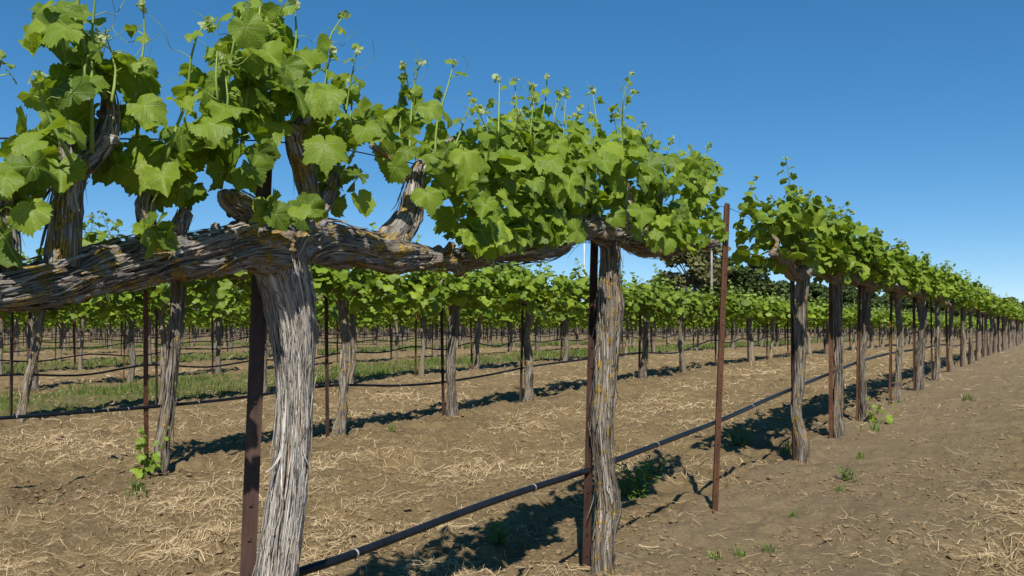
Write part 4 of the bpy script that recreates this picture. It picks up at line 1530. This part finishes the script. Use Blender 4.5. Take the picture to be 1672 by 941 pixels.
WG = [weed_mesh(i, 'grass') for i in range(3)]
WL = [weed_mesh(10 + i, 'leaf') for i in range(3)]
WEEDS = [(1385, 786, 1, 0.55, 'feathery green weed on the bare track between the straw and the bare stake'), (1372, 800, 0, 0.7, 'small grassy weed touching the feathery weed on the track'),
         (1430, 704, 0, 1.5, 'low green grass tuft on the track below the third receding vine'), (1168, 908, 0, 0.6, 'grassy weed tuft at the foot of the picture, nearest the slim trunk'),
         (1208, 903, 0, 0.6, 'middle grassy weed of three in a line on the bare track'), (1254, 902, 0, 0.6, 'outermost grassy weed of three in a line on the bare track'),
         (1040, 812, 1, 1.25, 'leafy weed growing in the shade beside the slim trunk'), (1062, 790, 1, 0.8, 'smaller leafy weed behind the shaded leafy one'), (1210, 728, 1, 0.9, 'leafy weed in the leaf shadow beyond the bare stake'),
         (1290, 742, 0, 1.3, 'dull grass tuft at the foot of the first vine past the bare stake'), (1405, 745, 0, 0.7, 'faint grass sprig between two tufts on the track'), (1580, 655, 0, 1.2, 'grass tuft far along the track near its straw band'),
         (225, 815, 0, 1.3, 'grass tuft below the leaning second-row vine'), (1295, 840, 0, 0.6, 'tiny weed sprig alone on the bare track'), (815, 905, 1, 0.6, 'low weed inside the leaf shadow under the hose'), (640, 705, 0, 0.8, 'short weed near the thick second-row trunk')]
for px, py, k, sc, lb in WEEDS:
    x, y = ground_at(px, py)
    o = inst('weed', (WG if k == 0 else WL)[int(rv.integers(0, 3))], None, (x, y, gz(x, y)))
    o.rotation_euler = (0, 0, rv.uniform(0, 6.28))
    o.scale = (sc, sc, sc)
    tag(o, lb.replace('at the foot of the picture, nearest the slim trunk', 'first of three in a line, beside the slim trunk'), 'weed', 'weeds on the soil')

for L, lb in (([(58, 826), (95, 818), (150, 810), (190, 803)], 'dark fallen cane lying on the soil in the second-row shadow'),
              ([(1280, 686 + 50), (1300, 720), (1318, 708)], 'short twig lying by the first vine past the bare stake')):
    mb = MB()
    pts = []
    for a, b in L:
        x, y = ground_at(a, b)
        pts.append((x, y, gz(x, y) + 0.012))
    tube(mb, pts, [0.006, 0.006, 0.005, 0.003][:len(pts)], 7, 0.04, 0.1, 0.2, 4)
    tag(mb.build('fallen_cane', M_CANE, None, np.asarray(pts[0])), lb, 'cane', 'fallen canes')

# ----------------------------------------------------------------------------------------------
# trees, poles beyond the vineyard
# ----------------------------------------------------------------------------------------------
def tree_meshes(seed, mat):
    """a ten metre tree: tapering trunk and limbs, a crown of leaf sprays gathered on the branch ends"""
    r = np.random.default_rng(seed)
    tk, cr = MB(), MB()
    tube(tk, [(0, 0, -0.4), (r.normal(0, .1), r.normal(0, .1), 1.6), (r.normal(0, .3), r.normal(0, .3), 4.2), (r.normal(0, .4), r.normal(0, .4), 7.0)], [0.34, 0.26, 0.18, 0.07], 9, 0.5, 0.1, 0.2, seed)
    cl = []
    for i in range(24):
        a = r.uniform(0, 6.28)
        z0 = r.uniform(1.8, 5.5)
        L = r.uniform(1.6, 3.9) * (1 - 0.06 * abs(z0 - 3))
        e = np.array([math.cos(a) * L, math.sin(a) * L, z0 + r.uniform(0.5, 3.6)])
        tube(tk, [(0, 0, z0), (e[0] * .5, e[1] * .5, z0 * .45 + e[2] * .55), e], [0.10, 0.06, 0.02], 5, 0.6, 0)
        cl.append((e, r.uniform(0.7, 1.35)))
        cl.append((e * np.array([.6, .6, 1]) + np.array([0, 0, r.uniform(-.4, .9)]), r.uniform(0.6, 1.1)))
    cl.append((np.array([0, 0, 8.3]), 1.2))
    P_, S_, c_ = [], [], []
    for c, q in cl:
        n = int(95 * q * q)
        d = norm(r.normal(0, 1, (n, 3))) * (r.random((n, 1)) ** 0.45) * q * np.array([1.1, 1.1, 0.8])
        P_.append(c + d)
        c_.append(np.full(n, r.uniform(0, 1)) * 0.5 + r.random(n) * 0.5)
    p = np.concatenate(P_)
    n = len(p)
    c = np.zeros((n, 4))
    c[:, 0] = np.concatenate(c_)
    c[:, 3] = 1
    put_leaves(cr, p, r.normal(0, 1, (n, 3)), norm(np.array([0, 0, 0.5]) + r.normal(0, 0.7, (n, 3))), r.uniform(0.20, 0.42, n), c, 3, r)
    return tk.mesh('tree_trunk', M_WOOD), cr.mesh('tree_crown', mat)


TV = [tree_meshes(1, M_TREEB), tree_meshes(2, M_TREE), tree_meshes(3, M_TREE), tree_meshes(4, M_TREE)]
TREES = [(1128, 115, 11.4, 0, 'tall olive-brown tree rising over the rows beside the bare stake', None), (1172, 120, 10.0, 1, 'dark tree standing against the tall olive-brown one, beside the bare stake', None),
         (1078, 150, 8.6, 2, 'rounded tree showing low beside the tall olive-brown tree', None), (812, 150, 12.0, 2, 'hazy grey-green tree peeping under the dark vine arm', None), (845, 160, 10.4, 3, 'second low tree peeping under the dark vine arm', None),
         (1225, 170, 13.0, 3, 'broad dark tree under the crown of the first receding vine', None)]
for i, px in enumerate(range(1255, 1700, 21)):
    TREES.append((px + rv.normal(0, 5), 190 + 45 * rv.random(), 11.6 - i * 0.22 + rv.normal(0, 0.6), 1 + i % 3, 'dark tree of the far tree line behind the receding trunks', 'far tree line trees'))
for px in (20, 90, 190, 330, 420, 560, 640, 720, 930, 1010):
    TREES.append((px + rv.normal(0, 12), 200 + 40 * rv.random(), 8.0 + rv.normal(0, 0.8), 1 + int(rv.integers(0, 3)), 'low dark tree hidden mostly behind the far rows', 'far low trees'))
for px, Y, h, v, lb, gp in TREES:
    x = (px - CX) / F * Y
    root = empty('tree', (x, Y, gz(x, Y) - 0.1), lb, 'tree', gp or 'trees beyond the vineyard')
    k = h / 9.2
    root.rotation_euler = (0, 0, rv.uniform(0, 6.28))
    root.scale = (k * rv.uniform(0.9, 1.15), k * rv.uniform(0.9, 1.15), k)
    inst('trunk', TV[v][0], root)
    inst('crown', TV[v][1], root)

def treeline():
    r = np.random.default_rng(71)
    mb = MB()
    px = r.uniform(-200, 1760, 15000)
    Y = 235 + 25 * noise2(px / 130, px * 0, 3) + r.uniform(-6, 6, len(px))
    x = (px - CX) / F * Y
    hh = 3.2 + 1.6 * noise2(px / 45, px * 0, 5) + 0.9 * noise2(px / 14, px * 0, 6)
    z = gz(0, 235) + hh * r.random(len(px)) ** 0.8
    n = len(px)
    put_leaves(mb, np.stack([x, Y, z], -1), r.normal(0, 1, (n, 3)), norm(np.array([0, -0.5, 0.6]) + r.normal(0, 0.6, (n, 3))), r.uniform(0.4, 0.8, n), tints(n, r), 3, r)
    tag(mb.build('treeline', M_TREE), 'low mass of far bushes closing the vineyard at the horizon', 'treeline', None, 'stuff')


treeline()

for px, Y, top, r0, m, lb in ((1162, 72, 412, 0.11, M_POLE, 'grey wooden pole standing in front of the olive-brown tree'), (954, 105, 398, 0.075, M_WHITE, 'thin whitish pole rising over the rows beside the slim trunk')):
    x = (px - CX) / F * Y
    z1 = EYE + (HY - top) / F * Y
    g = gz(x, Y)
    root = empty('utility_pole', (x, Y, g), lb, 'pole', 'poles beyond the rows')
    mb = MB()
    tube(mb, [(0, 0, -0.5), (0, 0, (z1 - g) * .5), (0, 0, z1 - g)], [r0, r0 * 0.9, r0 * 0.75], 10, 1.0)
    mb.build('shaft', m, root)
    mb = MB()
    tube(mb, [(0, 0, z1 - g), (0, 0, z1 - g + 0.12)], [r0 * 0.85, r0 * 0.6], 10, 0.1)
    mb.build('pole_cap', m, root)

x, y = ground_at(648, 600)
p = W(648, 545, D1 + 3 * ROWGAP)
mb = MB()
g0 = gz(p[0], p[1])
tube(mb, [(0, 0, -0.1), (0, 0, 0.55), (0.01, 0, 0.98)], [0.035, 0.035, 0.033], 10, 0.2)
tag(mb.build('marker_post', M_WHITE, None, (p[0], p[1], g0)), 'white plastic marker post standing among the fourth-row trunks', 'post')

# ----------------------------------------------------------------------------------------------
# light, sky, camera
# ----------------------------------------------------------------------------------------------
ELEV = R_(47)
h = norm(np.array([0.0, 1.0]))
ldir = Vector((h[0] * math.cos(ELEV), h[1] * math.cos(ELEV), -math.sin(ELEV)))
sun = bpy.data.lights.new('sun', 'SUN')
sun.energy = 5.0
sun.angle = R_(0.53)
sun.color = (1.0, 0.95, 0.87)
so = bpy.data.objects.new('sun', sun)
COL.objects.link(so)
so.rotation_euler = ldir.to_track_quat('-Z', 'Y').to_euler()

w = bpy.data.worlds.new('World')
SC.world = w
w.use_nodes = True
nt = w.node_tree
nt.nodes.clear()
sky = nt.nodes.new('ShaderNodeTexSky')
sky.sky_type = 'NISHITA'
sky.sun_disc = False
sky.sun_elevation = ELEV
sky.sun_rotation = math.atan2(-h[0], -h[1])
sky.air_density = 0.65
sky.dust_density = 0.0
sky.ozone_density = 3.5
sky.altitude = 600
bg = nt.nodes.new('ShaderNodeBackground')
bg.inputs[1].default_value = 0.15
ow = nt.nodes.new('ShaderNodeOutputWorld')
hs = nt.nodes.new('ShaderNodeHueSaturation')
hs.inputs['Saturation'].default_value = 1.44
hs.inputs['Hue'].default_value = 0.496
gm = nt.nodes.new('ShaderNodeGamma')
gm.inputs[1].default_value = 0.75
nt.links.new(sky.outputs[0], gm.inputs[0])
nt.links.new(gm.outputs[0], hs.inputs['Color'])
nt.links.new(hs.outputs[0], bg.inputs[0])
nt.links.new(bg.outputs[0], ow.inputs[0])

cam = bpy.data.cameras.new('camera')
cam.sensor_width = 36.0
cam.lens = 36.0 * F / 1672.0
cam.shift_y = (HY - 470.5) / 1672.0
cam.clip_start = 0.05
cam.clip_end = 12000
cam.dof.use_dof = False
co = bpy.data.objects.new('camera', cam)
COL.objects.link(co)
co.location = (0, 0, EYE)
co.rotation_euler = (R_(90), 0, 0)
SC.camera = co

SC.render.engine = 'CYCLES'
SC.cycles.max_bounces = 6
SC.cycles.transparent_max_bounces = 4
SC.cycles.use_denoising = True
SC.view_settings.view_transform = 'Standard'
SC.view_settings.look = 'None'
SC.view_settings.exposure = 0.3
SC.view_settings.gamma = 1.0
